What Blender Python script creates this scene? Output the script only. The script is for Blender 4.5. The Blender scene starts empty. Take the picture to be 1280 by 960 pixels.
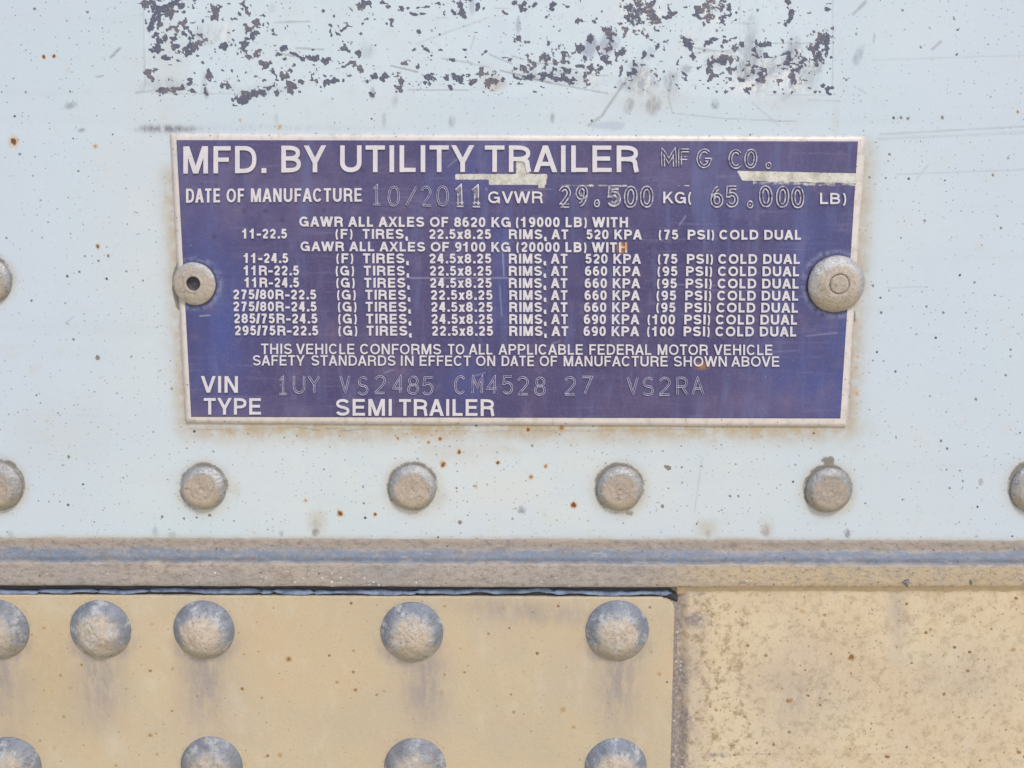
import bpy, math, random
import numpy as np
from mathutils import Vector

# ------------------------------------------------------------------ camera, world, light
S = 0.178e-3                      # metres per photograph pixel on the wall
FPX = 961.0                       # focal length in photograph pixels
PITCH = math.radians(7.9)
DIST = FPX * S
sc = bpy.context.scene
COL = sc.collection
cd = bpy.data.cameras.new('camera')
cam = bpy.data.objects.new('camera', cd)
COL.objects.link(cam)
cam.location = (0, -DIST, 0)
cam.rotation_euler = (math.radians(90) - PITCH, 0, 0)
cd.sensor_width = 36
cd.lens = FPX / 1280 * 36
cd.clip_start = 0.002
cd.clip_end = 1000
sc.camera = cam

SUN_EL, SUN_AZ = math.radians(52), math.radians(28)      # azimuth: to the right of straight out from the wall
w = bpy.data.worlds.new('World')
sc.world = w
w.use_nodes = True
wt = w.node_tree
bg = wt.nodes['Background']
sky = wt.nodes.new('ShaderNodeTexSky')
sky.sky_type = 'NISHITA'
sky.sun_disc = False
sky.sun_elevation = SUN_EL
sky.sun_rotation = math.pi - SUN_AZ
sky.dust_density = 1.6
geo = wt.nodes.new('ShaderNodeTexCoord')
sep = wt.nodes.new('ShaderNodeSeparateXYZ')
wt.links.new(geo.outputs['Generated'], sep.inputs[0])
mr = wt.nodes.new('ShaderNodeMapRange')
mr.interpolation_type = 'SMOOTHSTEP'
mr.inputs['From Min'].default_value = -0.12
mr.inputs['From Max'].default_value = 0.02
wt.links.new(sep.outputs['Z'], mr.inputs['Value'])
mx = wt.nodes.new('ShaderNodeMix')
mx.data_type = 'RGBA'
mx.inputs['A'].default_value = (4.9, 4.25, 3.3, 1)        # sunlit sandy yard below the horizon
wt.links.new(mr.outputs['Result'], mx.inputs['Factor'])
wt.links.new(sky.outputs[0], mx.inputs['B'])
wt.links.new(mx.outputs['Result'], bg.inputs['Color'])
bg.inputs['Strength'].default_value = 0.115

sd = bpy.data.lights.new('sun', 'SUN')
sd.energy = 1.5
sd.angle = math.radians(11)
sd.color = (1.0, 0.95, 0.88)
sun = bpy.data.objects.new('sun', sd)
COL.objects.link(sun)
sv = Vector((math.sin(SUN_AZ) * math.cos(SUN_EL), -math.cos(SUN_AZ) * math.cos(SUN_EL), math.sin(SUN_EL)))
sun.rotation_euler = sv.to_track_quat('Z', 'Y').to_euler()

sc.view_settings.view_transform = 'Standard'
sc.view_settings.look = 'None'
sc.view_settings.gamma = 1
sc.view_settings.exposure = 0.39

# ------------------------------------------------------------------ geometry helpers
CT, SN = math.cos(PITCH), math.sin(PITCH)


def P(px, py, d=0.0):
    """a point of the wall (d: pixels of height above the wall plane) -> world metres"""
    X = np.asarray(px, float) - 640
    Y = 480 - np.asarray(py, float)
    ry = FPX * CT + Y * SN
    rz = -FPX * SN + Y * CT
    t = (DIST - np.asarray(d, float) * S) / ry
    return np.stack(np.broadcast_arrays(X * t, -np.asarray(d, float) * S, rz * t), -1)


def mesh_obj(name, V, F, mat=None, parent=None, smooth=False, mats=None, fm=None):
    me = bpy.data.meshes.new(name)
    me.from_pydata(np.asarray(V, float).tolist(), [], [tuple(int(i) for i in f) for f in F])
    if smooth:
        me.polygons.foreach_set('use_smooth', np.ones(len(me.polygons), bool))
    for m in (mats or ([mat] if mat else [])):
        me.materials.append(m)
    if fm is not None:
        me.polygons.foreach_set('material_index', np.asarray(fm, np.int32))
    me.update()
    o = bpy.data.objects.new(name, me)
    COL.objects.link(o)
    if parent:
        o.parent = parent
    return o


def tag(o, label, cat, group=None, kind=None):
    o['label'] = label
    o['category'] = cat
    if group:
        o['group'] = group
    if kind:
        o['kind'] = kind
    return o


def sheet(name, pts, depth, mat, attrs, parent=None, smooth=True):
    """pts: rows x cols x 3 world grid; closed behind by a skirt and a back face"""
    r, c = pts.shape[:2]
    V = pts.reshape(-1, 3)
    ii = np.arange(r * c).reshape(r, c)
    F = np.stack([ii[:-1, :-1], ii[1:, :-1], ii[1:, 1:], ii[:-1, 1:]], -1).reshape(-1, 4)
    ring = np.concatenate([ii[0, :], ii[1:, -1], ii[-1, -2::-1], ii[-2:0:-1, 0]])
    B = V[ring].copy()
    B[:, 1] = depth
    n0 = len(V)
    V = np.concatenate([V, B])
    k = np.arange(len(ring))
    k2 = (k + 1) % len(ring)
    sk = np.stack([ring[k], ring[k2], n0 + k2, n0 + k], -1)
    F = np.concatenate([F, sk])
    me = bpy.data.meshes.new(name)
    me.vertices.add(len(V))
    me.vertices.foreach_set('co', V.astype(np.float32).ravel())
    me.loops.add(F.size)
    me.loops.foreach_set('vertex_index', F.astype(np.int32).ravel())
    me.polygons.add(len(F))
    me.polygons.foreach_set('loop_start', np.arange(0, F.size, 4, dtype=np.int32))
    sm = np.ones(len(F), bool)
    sm[-len(sk):] = False
    me.polygons.foreach_set('use_smooth', sm if smooth else sm & False)
    me.update(calc_edges=True)
    for nm, arr in attrs.items():
        a = me.attributes.new(nm, 'FLOAT_COLOR', 'POINT')
        full = np.zeros((len(V), 4), np.float32)
        full[:n0] = np.stack([np.broadcast_to(x, (r, c)) for x in arr], -1).reshape(-1, 4)
        a.data.foreach_set('color', full.ravel())
    me.materials.append(mat)
    o = bpy.data.objects.new(name, me)
    COL.objects.link(o)
    if parent:
        o.parent = parent
    return o


_tab = np.random.RandomState(7).rand(64, 512 * 512)


def vnoise(x, y, seed=0):
    xi = np.floor(x).astype(int)
    yi = np.floor(y).astype(int)
    fx = x - xi
    fy = y - yi
    fx = fx * fx * (3 - 2 * fx)
    fy = fy * fy * (3 - 2 * fy)
    T = _tab[seed % 64].reshape(512, 512)
    a = T[yi % 512, xi % 512]
    b = T[yi % 512, (xi + 1) % 512]
    c = T[(yi + 1) % 512, xi % 512]
    d = T[(yi + 1) % 512, (xi + 1) % 512]
    return (a * (1 - fx) + b * fx) * (1 - fy) + (c * (1 - fx) + d * fx) * fy


def fbm(x, y, wl, oc=4, seed=0):
    s = 0
    amp = 1
    tot = 0
    for o in range(oc):
        s = s + amp * vnoise(x / wl + 17.3 * o, y / wl + 9.1 * o, seed + o)
        tot += amp
        amp *= .55
        wl *= .5
    return s / tot


def sstep(a, b, x):
    t = np.clip((x - a) / (b - a), 0, 1)
    return t * t * (3 - 2 * t)


class Field:
    """a regular pixel grid on which wear of known shape is laid down"""

    def __init__(self, x0, x1, y0, y1, st, side=0, up=0, down=0):
        # fine where the photograph looks, coarse beyond it
        self.xs = np.concatenate([np.arange(x0 - side, x0, 40.), np.arange(x0, x1 + st * .5, st), np.arange(x1 + 40., x1 + side + 1, 40.)])
        self.ys = np.concatenate([np.arange(y0 - up, y0, 40.), np.arange(y0, y1 + st * .5, st), np.arange(y1 + 40., y1 + down + 1, 40.)])
        self.X, self.Y = np.meshgrid(self.xs, self.ys)
        self.st = st

    def zero(self):
        return np.zeros(self.X.shape)

    def win(self, x0, x1, y0, y1):
        i0, i1 = np.searchsorted(self.xs, [x0, x1])
        j0, j1 = np.searchsorted(self.ys, [y0, y1])
        return slice(j0, j1), slice(i0, i1)

    def ell(self, A, cx, cy, rx, ry, amp=1, soft=.5, rough=.0, wl=5, seed=0, ang=0):
        R = max(rx, ry) * (1.6 + soft) + 3
        s = self.win(cx - R, cx + R, cy - R, cy + R)
        X, Y = self.X[s] - cx, self.Y[s] - cy
        c, n = math.cos(ang), math.sin(ang)
        r = np.hypot((X * c + Y * n) / rx, (-X * n + Y * c) / ry)
        if rough:
            r = r + rough * (fbm(self.X[s], self.Y[s], wl, 3, seed) - .5) * 2
        A[s] = np.maximum(A[s], amp * sstep(1 + soft, 1 - soft, r))

    def line(self, A, x0, y0, x1, y1, wd, amp=1, seed=0, broken=.0):
        s = self.win(min(x0, x1) - 6 - wd, max(x0, x1) + 6 + wd, min(y0, y1) - 6 - wd, max(y0, y1) + 6 + wd)
        X, Y = self.X[s], self.Y[s]
        L = math.hypot(x1 - x0, y1 - y0)
        ux, uy = (x1 - x0) / L, (y1 - y0) / L
        t = np.clip((X - x0) * ux + (Y - y0) * uy, 0, L)
        dd = np.hypot(X - x0 - ux * t, Y - y0 - uy * t)
        dd = dd + (fbm(X, Y, 9, 2, seed) - .5) * wd
        v = amp * sstep(wd + .6, wd * .35, dd) * np.clip(1.15 - broken * 2 * fbm(X, Y, 12, 3, seed + 3), 0, 1)
        A[s] = np.maximum(A[s], v)


# ------------------------------------------------------------------ node helpers
class NT:
    def __init__(self, name):
        self.m = bpy.data.materials.new(name)
        self.m.use_nodes = True
        self.t = self.m.node_tree
        self.b = self.t.nodes['Principled BSDF']
        tc = self.t.nodes.new('ShaderNodeTexCoord')
        v = self.t.nodes.new('ShaderNodeVectorMath')
        v.operation = 'SCALE'
        v.inputs['Scale'].default_value = 1 / S          # object coordinates in pixel-sized units
        self.t.links.new(tc.outputs['Object'], v.inputs[0])
        self.co = v.outputs[0]

    def put(self, sock, val):
        if isinstance(val, bpy.types.NodeSocket):
            self.t.links.new(val, sock)
        elif isinstance(val, tuple):
            sock.default_value = val if len(val) == 4 or sock.type == 'VECTOR' else val + (1,)
        else:
            sock.default_value = val

    def noise(self, wl, detail=3, rough=.55, vec=None, dist=0, seed=0.0, stretch=None):
        v = vec or self.co
        if seed or stretch:
            mp = self.t.nodes.new('ShaderNodeMapping')
            self.t.links.new(v, mp.inputs[0])
            mp.inputs['Location'].default_value = (seed * 13.7, seed * 7.1, seed * 3.3)
            mp.inputs['Scale'].default_value = stretch or (1, 1, 1)
            v = mp.outputs[0]
        n = self.t.nodes.new('ShaderNodeTexNoise')
        self.t.links.new(v, n.inputs['Vector'])
        n.inputs['Scale'].default_value = 1 / wl
        n.inputs['Detail'].default_value = detail
        n.inputs['Roughness'].default_value = rough
        n.inputs['Distortion'].default_value = dist
        return n.outputs[0]

    def vor(self, wl, seed=0):
        mp = self.t.nodes.new('ShaderNodeMapping')
        mp.inputs['Location'].default_value = (seed * 5.3, seed * 3.7, 0)
        x, y, z = self.sepxyz(self.co)
        cb = self.t.nodes.new('ShaderNodeCombineXYZ')
        self.t.links.new(x, cb.inputs[0])
        self.t.links.new(z, cb.inputs[1])
        self.t.links.new(cb.outputs[0], mp.inputs[0])
        n = self.t.nodes.new('ShaderNodeTexVoronoi')
        n.voronoi_dimensions = '2D'
        n.inputs['Scale'].default_value = 1 / wl
        self.t.links.new(mp.outputs[0], n.inputs['Vector'])
        return n.outputs['Distance'], n.outputs['Color']

    def ma(self, op, a, b=0.0, clamp=False):
        n = self.t.nodes.new('ShaderNodeMath')
        n.operation = op
        n.use_clamp = clamp
        self.put(n.inputs[0], a)
        self.put(n.inputs[1], b)
        return n.outputs[0]

    def ss(self, x, a, b, lo=0.0, hi=1.0):
        n = self.t.nodes.new('ShaderNodeMapRange')
        n.interpolation_type = 'SMOOTHSTEP'
        self.put(n.inputs['Value'], x)
        if a < b:
            vals = (a, b, lo, hi)
        else:
            vals = (b, a, hi, lo)
        for k, v in zip(('From Min', 'From Max', 'To Min', 'To Max'), vals):
            self.put(n.inputs[k], v)
        return n.outputs['Result']

    def mix(self, f, a, b, mode='MIX'):
        n = self.t.nodes.new('ShaderNodeMix')
        n.data_type = 'RGBA'
        n.blend_type = mode
        self.put(n.inputs['Factor'], f)
        self.put(n.inputs['A'], a)
        self.put(n.inputs['B'], b)
        return n.outputs['Result']

    def attr(self, name):
        n = self.t.nodes.new('ShaderNodeAttribute')
        n.attribute_name = name
        s = self.t.nodes.new('ShaderNodeSeparateColor')
        self.t.links.new(n.outputs['Color'], s.inputs[0])
        return s.outputs[0], s.outputs[1], s.outputs[2], n.outputs['Alpha']

    def sepxyz(self, v):
        s = self.t.nodes.new('ShaderNodeSeparateXYZ')
        self.t.links.new(v, s.inputs[0])
        return s.outputs

    def rnd(self):
        n = self.t.nodes.new('ShaderNodeObjectInfo')
        return n.outputs['Random']

    def shifted(self):
        """object coordinates shifted per object so that no two rivets weather alike"""
        m = self.t.nodes.new('ShaderNodeMath')
        m.operation = 'MULTIPLY'
        self.t.links.new(self.rnd(), m.inputs[0])
        m.inputs[1].default_value = 900
        a = self.t.nodes.new('ShaderNodeVectorMath')
        a.operation = 'ADD'
        self.t.links.new(self.co, a.inputs[0])
        self.t.links.new(m.outputs[0], a.inputs[1])
        return a.outputs[0]

    def speck(self, wl, rmin, rmax, seed=0, thr=.0):
        """small irregular dots about wl apart, radius in pixels; thr: share of cells left empty"""
        d, c = self.vor(wl, seed)
        s = self.sepcol(c)
        rad = self.ss(s[0], thr, 1.0, rmin / wl, rmax / wl)
        keep = self.ma('GREATER_THAN', s[1], thr)
        dn = self.ma('ADD', d, self.ma('MULTIPLY', self.ma('SUBTRACT', self.noise(max(rmax, 1.2), 2, seed=seed + 1), .5), rmax * 1.5 / wl))
        edge = self.ma('SUBTRACT', rad, dn)
        return self.ma('MULTIPLY', self.ss(edge, -.25 / wl, .5 / wl), keep), s[2]

    def sepcol(self, c):
        s = self.t.nodes.new('ShaderNodeSeparateColor')
        self.t.links.new(c, s.inputs[0])
        return s.outputs

    def bump(self, h, dist_px, strength=1.0, normal=None):
        n = self.t.nodes.new('ShaderNodeBump')
        n.inputs['Strength'].default_value = strength
        n.inputs['Distance'].default_value = dist_px * S
        self.put(n.inputs['Height'], h)
        if normal:
            self.t.links.new(normal, n.inputs['Normal'])
        return n.outputs[0]

    def out(self, col, rough=.5, metal=0.0, normal=None, spec=.5):
        self.put(self.b.inputs['Base Color'], col)
        self.put(self.b.inputs['Roughness'], rough)
        self.put(self.b.inputs['Metallic'], metal)
        self.put(self.b.inputs['Specular IOR Level'], spec)
        if normal:
            self.put(self.b.inputs['Normal'], normal)
        return self.m


# ------------------------------------------------------------------ materials
def mat_white():
    n = NT('weathered_white_paint')
    flake, grey, brown, rust = n.attr('wear_a')
    dirt, blue, scr, dense = n.attr('wear_b')
    big = n.noise(160, 4)
    col = n.mix(n.ss(big, .3, .7), (.55, .652, .71), (.615, .68, .722))
    col = n.mix(n.ss(n.noise(420, 2, seed=61), .35, .65), col, (.57, .645, .725))
    decal, warm, chalk, _ = n.attr('wear_c')
    col = n.mix(n.ma('MULTIPLY', warm, n.ss(n.noise(45, 4, .6, seed=63), .3, .7, .5, 1)), col, (.645, .675, .655))
    col = n.mix(n.ma('MULTIPLY', decal, n.ss(n.noise(30, 4, .6, seed=65), .3, .65, .15, .75)), col, (.615, .70, .765))
    fine = n.noise(3.2, 3, .7)
    col = n.mix(n.ss(fine, .56, .8, 0, .28), col, (.47, .49, .51))
    streak = n.noise(40, 4, .6, stretch=(.08, 1, 1), seed=3)
    col = n.mix(n.ss(streak, .55, .8, 0, .16), col, (.45, .5, .55))
    blot = n.noise(26, 4, .6, seed=5)
    col = n.mix(n.ma('MULTIPLY', n.ss(blot, .58, .75, 0, .22), 1), col, (.58, .53, .45))
    # grey residue, blue-grey residue, brown stain
    gn = n.noise(6, 5, .7, stretch=(1.3, 1, .4), seed=8)
    col = n.mix(n.ma('MULTIPLY', grey, n.ss(gn, .33, .58, .2, 1.0)), col, (.20, .20, .225))
    col = n.mix(n.ma('MULTIPLY', blue, n.ss(gn, .25, .6, .5, .9)), col, (.30, .34, .46))
    bn = n.noise(14, 5, .65, seed=9)
    col = n.mix(n.ma('MULTIPLY', brown, n.ss(bn, .25, .65, .35, 1.0)), col, (.47, .38, .26))
    # dark dust specks
    s1, r1 = n.speck(8, .3, 1.0, 1, .42)
    col = n.mix(n.ma('MULTIPLY', s1, n.ss(r1, 0, 1, .25, .75)), col, (.17, .16, .16))
    s2, r2 = n.speck(24, .5, 1.8, 31, .55)
    col = n.mix(n.ma('MULTIPLY', s2, n.ss(r2, 0, 1, .45, 1.0)), col, (.075, .075, .08))
    s4, r4 = n.speck(14, .4, 1.3, 57, .55)
    col = n.mix(n.ma('MULTIPLY', s4, n.ss(r4, 0, 1, .2, .8)), col, n.mix(r4, (.30, .20, .10), (.12, .12, .13)))
    s3, r3 = n.speck(13, .3, 1.2, 77, .45)
    col = n.mix(n.ma('MULTIPLY', n.ma('MULTIPLY', s3, n.ss(r3, 0, 1, .4, .9)), dense), col, (.22, .15, .09))
    # scratches, dirt rims and the painted gap shade
    col = n.mix(scr, col, (.24, .235, .235))
    dn = n.noise(4, 4, .7, seed=11)
    dm = n.ss(n.ma('ADD', dirt, n.ma('MULTIPLY', n.ma('SUBTRACT', dn, .5), 1.1)), .3, .75)
    col = n.mix(n.ma('MULTIPLY', dm, .9), col, n.mix(dn, (.10, .095, .09), (.30, .26, .20)))
    # rust with its halo
    col = n.mix(n.ss(rust, .05, .5, 0, .75), col, (.58, .36, .16))
    col = n.mix(n.ss(rust, .45, .8), col, (.17, .075, .03))
    cn = n.noise(8, 5, .7, stretch=(1.2, 1, .6), seed=67)
    col = n.mix(n.ma('MULTIPLY', chalk, n.ss(cn, .45, .58, 0, .9)), col, (.78, .78, .77))
    # flakes of the old decal
    fe = n.ma('ADD', flake, n.ma('MULTIPLY', n.ma('SUBTRACT', n.noise(3.0, 4, .75, seed=15), .5), 1.5))
    fe = n.ma('SUBTRACT', fe, n.ma('MULTIPLY', chalk, n.ss(n.noise(4.5, 4, .7, seed=69), .45, .6, 0, .5)))
    fm = n.ss(fe, .46, .62)
    fc = n.mix(n.ss(n.noise(30, 3, seed=17), .46, .62), (.078, .085, .14), (.135, .118, .145))
    fc = n.mix(n.ss(n.noise(2.5, 3, .7, seed=19), .5, .72, 0, .6), fc, (.36, .35, .37))
    col = n.mix(n.ma('MULTIPLY', fm, .95), col, fc)
    h = n.ma('ADD', n.ma('MULTIPLY', fm, .5), n.ma('MULTIPLY', n.noise(5, 3, seed=21), .25))
    nb = n.bump(h, .7, .55)
    nb = n.bump(n.noise(220, 2, seed=23), 5, .5, nb)
    return n.out(col, n.ss(fm, 0, 1, .42, .75), 0, nb, .45)


def mat_purple():
    n = NT('purple_enamel')
    wear, blue, rust, scr = n.attr('wear_a')
    dirt, halo, pale, _ = n.attr('wear_b')
    b = n.noise(120, 4, .6)
    col = n.mix(n.ss(b, .3, .7), (.088, .069, .163), (.058, .048, .140))
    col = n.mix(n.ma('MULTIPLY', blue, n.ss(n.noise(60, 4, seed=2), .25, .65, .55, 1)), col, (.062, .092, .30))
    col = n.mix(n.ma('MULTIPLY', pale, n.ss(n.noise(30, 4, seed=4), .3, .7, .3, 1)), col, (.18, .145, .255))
    f = n.noise(2.4, 3, .7, seed=3)
    col = n.mix(n.ss(f, .45, .75, 0, .35), col, (.19, .16, .30))
    hs = n.noise(5, 3, .6, stretch=(.06, 1, 1), seed=5)
    col = n.mix(n.ss(hs, .55, .8, 0, .4), col, (.22, .20, .34))
    vs = n.noise(18, 4, .65, stretch=(1, 1, .15), seed=25)
    col = n.mix(n.ss(vs, .48, .72, 0, .6), col, (.125, .14, .31))
    v2 = n.noise(60, 4, .6, stretch=(1, 1, .2), seed=29)
    col = n.mix(n.ss(v2, .5, .7, 0, .55), col, (.06, .058, .165))
    bl = n.noise(26, 5, .7, seed=27)
    col = n.mix(n.ss(bl, .52, .75, 0, .6), col, (.17, .13, .235))
    col = n.mix(n.ss(bl, .45, .25, 0, .4), col, (.06, .05, .15))
    s1, r1 = n.speck(26, .3, 1.3, 3, .6)
    col = n.mix(n.ma('MULTIPLY', s1, n.ss(r1, 0, 1, .2, .7)), col, (.035, .03, .07))
    s2, r2 = n.speck(34, .2, .8, 43, .6)
    col = n.mix(n.ma('MULTIPLY', s2, .5), col, (.45, .43, .52))
    col = n.mix(n.ma('MULTIPLY', dirt, n.ss(n.noise(8, 4, seed=6), .3, .6, .5, 1)), col, (.05, .045, .10))
    col = n.mix(n.ma('MULTIPLY', halo, n.ss(n.noise(7, 4, .7, seed=7), .35, .65)), col, (.24, .27, .42))
    col = n.mix(scr, col, (.42, .40, .52))
    we = n.ma('ADD', wear, n.ma('MULTIPLY', n.ma('SUBTRACT', n.noise(4, 4, .7, seed=9, stretch=(.5, 1, 1)), .5), .7))
    wm = n.ss(we, .4, .6)
    wc = n.mix(n.ss(n.noise(9, 4, .7, seed=10), .35, .7), (.72, .69, .62), (.45, .43, .36))
    col = n.mix(wm, col, wc)
    col = n.mix(n.ss(rust, .1, .6, 0, .9), col, (.40, .19, .07))
    nb = n.bump(n.noise(3, 3, .6, seed=12), .35, .5)
    nb = n.bump(n.noise(90, 2, seed=13), 3, .45, nb)
    return n.out(col, n.ss(n.noise(50, 3, seed=14), .3, .7, .36, .5), n.ss(wm, 0, 1, .0, .25), nb, .5)


def mat_letter():
    n = NT('bare_aluminium_lettering')
    a = n.noise(14, 4, .6)
    col = n.mix(n.ss(a, .3, .7), (.74, .70, .72), (.66, .63, .67))
    hs = n.noise(3, 3, .6, stretch=(.1, 1, 1), seed=5)
    col = n.mix(n.ss(hs, .55, .75, 0, .35), col, (.50, .48, .52))
    col = n.mix(n.ss(n.noise(1.8, 3, .7, seed=3), .58, .75, 0, .45), col, (.42, .39, .42))
    p = P(778, 309, 4)
    dv = n.t.nodes.new('ShaderNodeVectorMath')
    dv.operation = 'DISTANCE'
    n.t.links.new(n.co, dv.inputs[0])
    dv.inputs[1].default_value = tuple(p / S)
    r = n.ma('ADD', dv.outputs['Value'], n.ma('MULTIPLY', n.noise(3, 3, seed=8), 6))
    col = n.mix(n.ss(r, 12, 6, 0, .9), col, (.62, .30, .09))
    return n.out(col, .5, .12, None, .4)


def mat_border():
    n = NT('plate_bare_aluminium')
    a = n.noise(22, 5, .65)
    col = n.mix(n.ss(a, .3, .7), (.74, .67, .63), (.66, .62, .60))
    col = n.mix(n.ss(n.noise(12, 5, .7, seed=4), .48, .7, 0, .7), col, (.48, .44, .36))
    s, r = n.speck(9, .3, 1.2, 5, .45)
    col = n.mix(n.ma('MULTIPLY', s, .7), col, (.16, .13, .10))
    return n.out(col, .5, .1, n.bump(n.noise(4, 3), .5, .5), .4)


def mat_stamp(rim, name, cover):
    n = NT(name)
    a = n.noise(4.5, 4, .7)
    col = n.mix(n.ss(a, cover - .12, cover + .2), (.085, .07, .18), rim)
    return n.out(col, .45, .15)


def mat_metal(name, c1, c2, dirt_c, metal=.55, rough=.42, rad=40, oxide=1.0):
    """weathered aluminium rivet; dirt sits on the crown, pale oxide in patches"""
    n = NT(name)
    sh = n.shifted()
    x, y, z = n.sepxyz(n.co)
    r = n.ma('SQRT', n.ma('ADD', n.ma('MULTIPLY', x, x), n.ma('MULTIPLY', z, z)))
    a = n.noise(rad * .45, 5, .65, vec=sh)
    b = n.noise(3.2, 4, .7, vec=sh)
    col = n.mix(n.ss(a, .35, .65), c1, c2)
    col = n.mix(n.ss(b, .5, .72, 0, .6), col, (.20, .20, .22))
    col = n.mix(n.ss(n.noise(2.2, 3, .7, vec=sh, seed=6), .56, .7, 0, .5), col, (.74, .72, .70))
    zc = n.ma('ADD', z, rad * .12)
    rr = n.ma('SQRT', n.ma('ADD', n.ma('MULTIPLY', x, x), n.ma('MULTIPLY', zc, zc)))
    dr = n.ma('ADD', rr, n.ma('MULTIPLY', n.ma('SUBTRACT', n.noise(rad * .35, 5, .65, vec=sh, seed=4), .5), rad * (1.1 if rad > 38 else .45)))
    dm = n.ss(dr, rad * (.84 if rad < 38 else .80), rad * (.66 if rad < 38 else .52))
    dcol = n.mix(n.ss(n.noise(5, 4, .65, vec=sh, seed=9), .3, .7), dirt_c, tuple(v * .72 for v in dirt_c))
    col = n.mix(n.ma('MULTIPLY', dm, .88), col, dcol)
    low = n.ss(n.ma('ADD', z, n.ma('MULTIPLY', n.noise(rad * .3, 3, vec=sh, seed=12), -rad * .4)), -rad * .45, -rad * .85)
    col = n.mix(n.ma('MULTIPLY', low, .75), col, (.46, .385, .265))
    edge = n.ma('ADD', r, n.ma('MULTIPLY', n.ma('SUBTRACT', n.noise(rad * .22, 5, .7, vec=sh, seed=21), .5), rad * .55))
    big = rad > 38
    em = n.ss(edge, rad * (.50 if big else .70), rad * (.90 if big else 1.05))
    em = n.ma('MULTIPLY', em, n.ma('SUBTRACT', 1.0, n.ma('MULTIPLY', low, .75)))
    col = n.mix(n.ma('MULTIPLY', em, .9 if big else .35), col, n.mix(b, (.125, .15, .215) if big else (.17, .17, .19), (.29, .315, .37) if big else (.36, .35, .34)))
    bl = n.noise(rad * .2, 5, .72, vec=sh, seed=31)
    col = n.mix(n.ss(bl, .56, .68, 0, .7), col, (.17, .165, .16))
    ox = n.noise(rad * .6, 4, .6, vec=sh, seed=37)
    om = n.ma('MULTIPLY', n.ma('MULTIPLY', n.ss(ox, .49, .62), n.ss(bl, .60, .42)), oxide)
    col = n.mix(n.ma('MULTIPLY', om, .7), col, (.54, .55, .55))
    rg = n.ma('SINE', n.ma('MULTIPLY', r, 1.1))
    col = n.mix(n.ma('MULTIPLY', n.ss(rg, .3, 1, 0, .22 if rad < 38 else .05), n.ss(r, rad * .75, rad * .6)), col, (.27, .22, .18))
    ton = n.ss(n.rnd(), 0, 1, .0, .32)
    col = n.mix(ton, col, (.26, .24, .225))
    pit = n.noise(3.6, 3, .6, vec=sh, seed=41)
    col = n.mix(n.ss(pit, .60, .70, 0, .65), col, (.13, .12, .115))
    sp, rr2 = n.speck(7, .2, .9, 2, .5)
    col = n.mix(n.ma('MULTIPLY', sp, .6), col, (.10, .09, .08))
    nb = n.bump(n.noise(5, 5, .75, vec=sh, seed=3), 1.6, .9)
    nb = n.bump(n.noise(rad * .4, 3, .5, vec=sh, seed=7), rad * .07, .8, nb)
    mt = n.ma('MULTIPLY', n.ma('SUBTRACT', 1.0, n.ma('MAXIMUM', dm, om)), metal)
    return n.out(col, n.ss(b, .3, .7, rough - .08, rough + .18), mt, nb, .5)


def mat_rail():
    n = NT('weathered_aluminium_rail')
    a = n.noise(60, 5, .65, stretch=(.5, 1, 1))
    d0 = n.attr('wear_a')
    col = n.mix(n.ss(a, .3, .7), (.47, .395, .335), (.38, .355, .345))
    col = n.mix(n.ma('MULTIPLY', d0[1], n.ss(n.noise(16, 5, .7, seed=9, stretch=(.6, 1, 1)), .3, .6, .6, 1)), col, (.19, .23, .30))  # blue of the reflected sky, mixed into the ledge colour
    col = n.mix(d0[0], col, (.38, .31, .25))
    st = n.noise(9, 5, .72, seed=51, stretch=(.4, 1, 1))
    col = n.mix(n.ss(st, .48, .7, 0, .6), col, (.26, .22, .185))
    col = n.mix(n.ss(st, .45, .28, 0, .45), col, (.56, .50, .45))
    col = n.mix(n.ma('MULTIPLY', d0[3], n.ss(n.noise(20, 4, .65, seed=19), .3, .65, .5, 1)), col, (.60, .46, .27))
    col = n.mix(n.ss(n.noise(6, 5, .75, seed=3, stretch=(.6, 1, 1)), .46, .68, 0, .7), col, (.20, .175, .165))
    sp, r = n.speck(6, .3, 1.5, 4, .5)
    col = n.mix(n.ma('MULTIPLY', n.ma('MULTIPLY', sp, d0[2]), n.ss(r, 0, 1, .3, 1)), col, (.86, .82, .80))
    s2, r2 = n.speck(15, .3, 1.6, 24, .5)
    col = n.mix(n.ma('MULTIPLY', s2, .7), col, (.10, .08, .07))
    nb = n.bump(n.noise(5, 5, .75, seed=6), 1.8, .9)
    return n.out(col, .5, n.ma('MULTIPLY', d0[1], .25), nb, .5)


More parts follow.
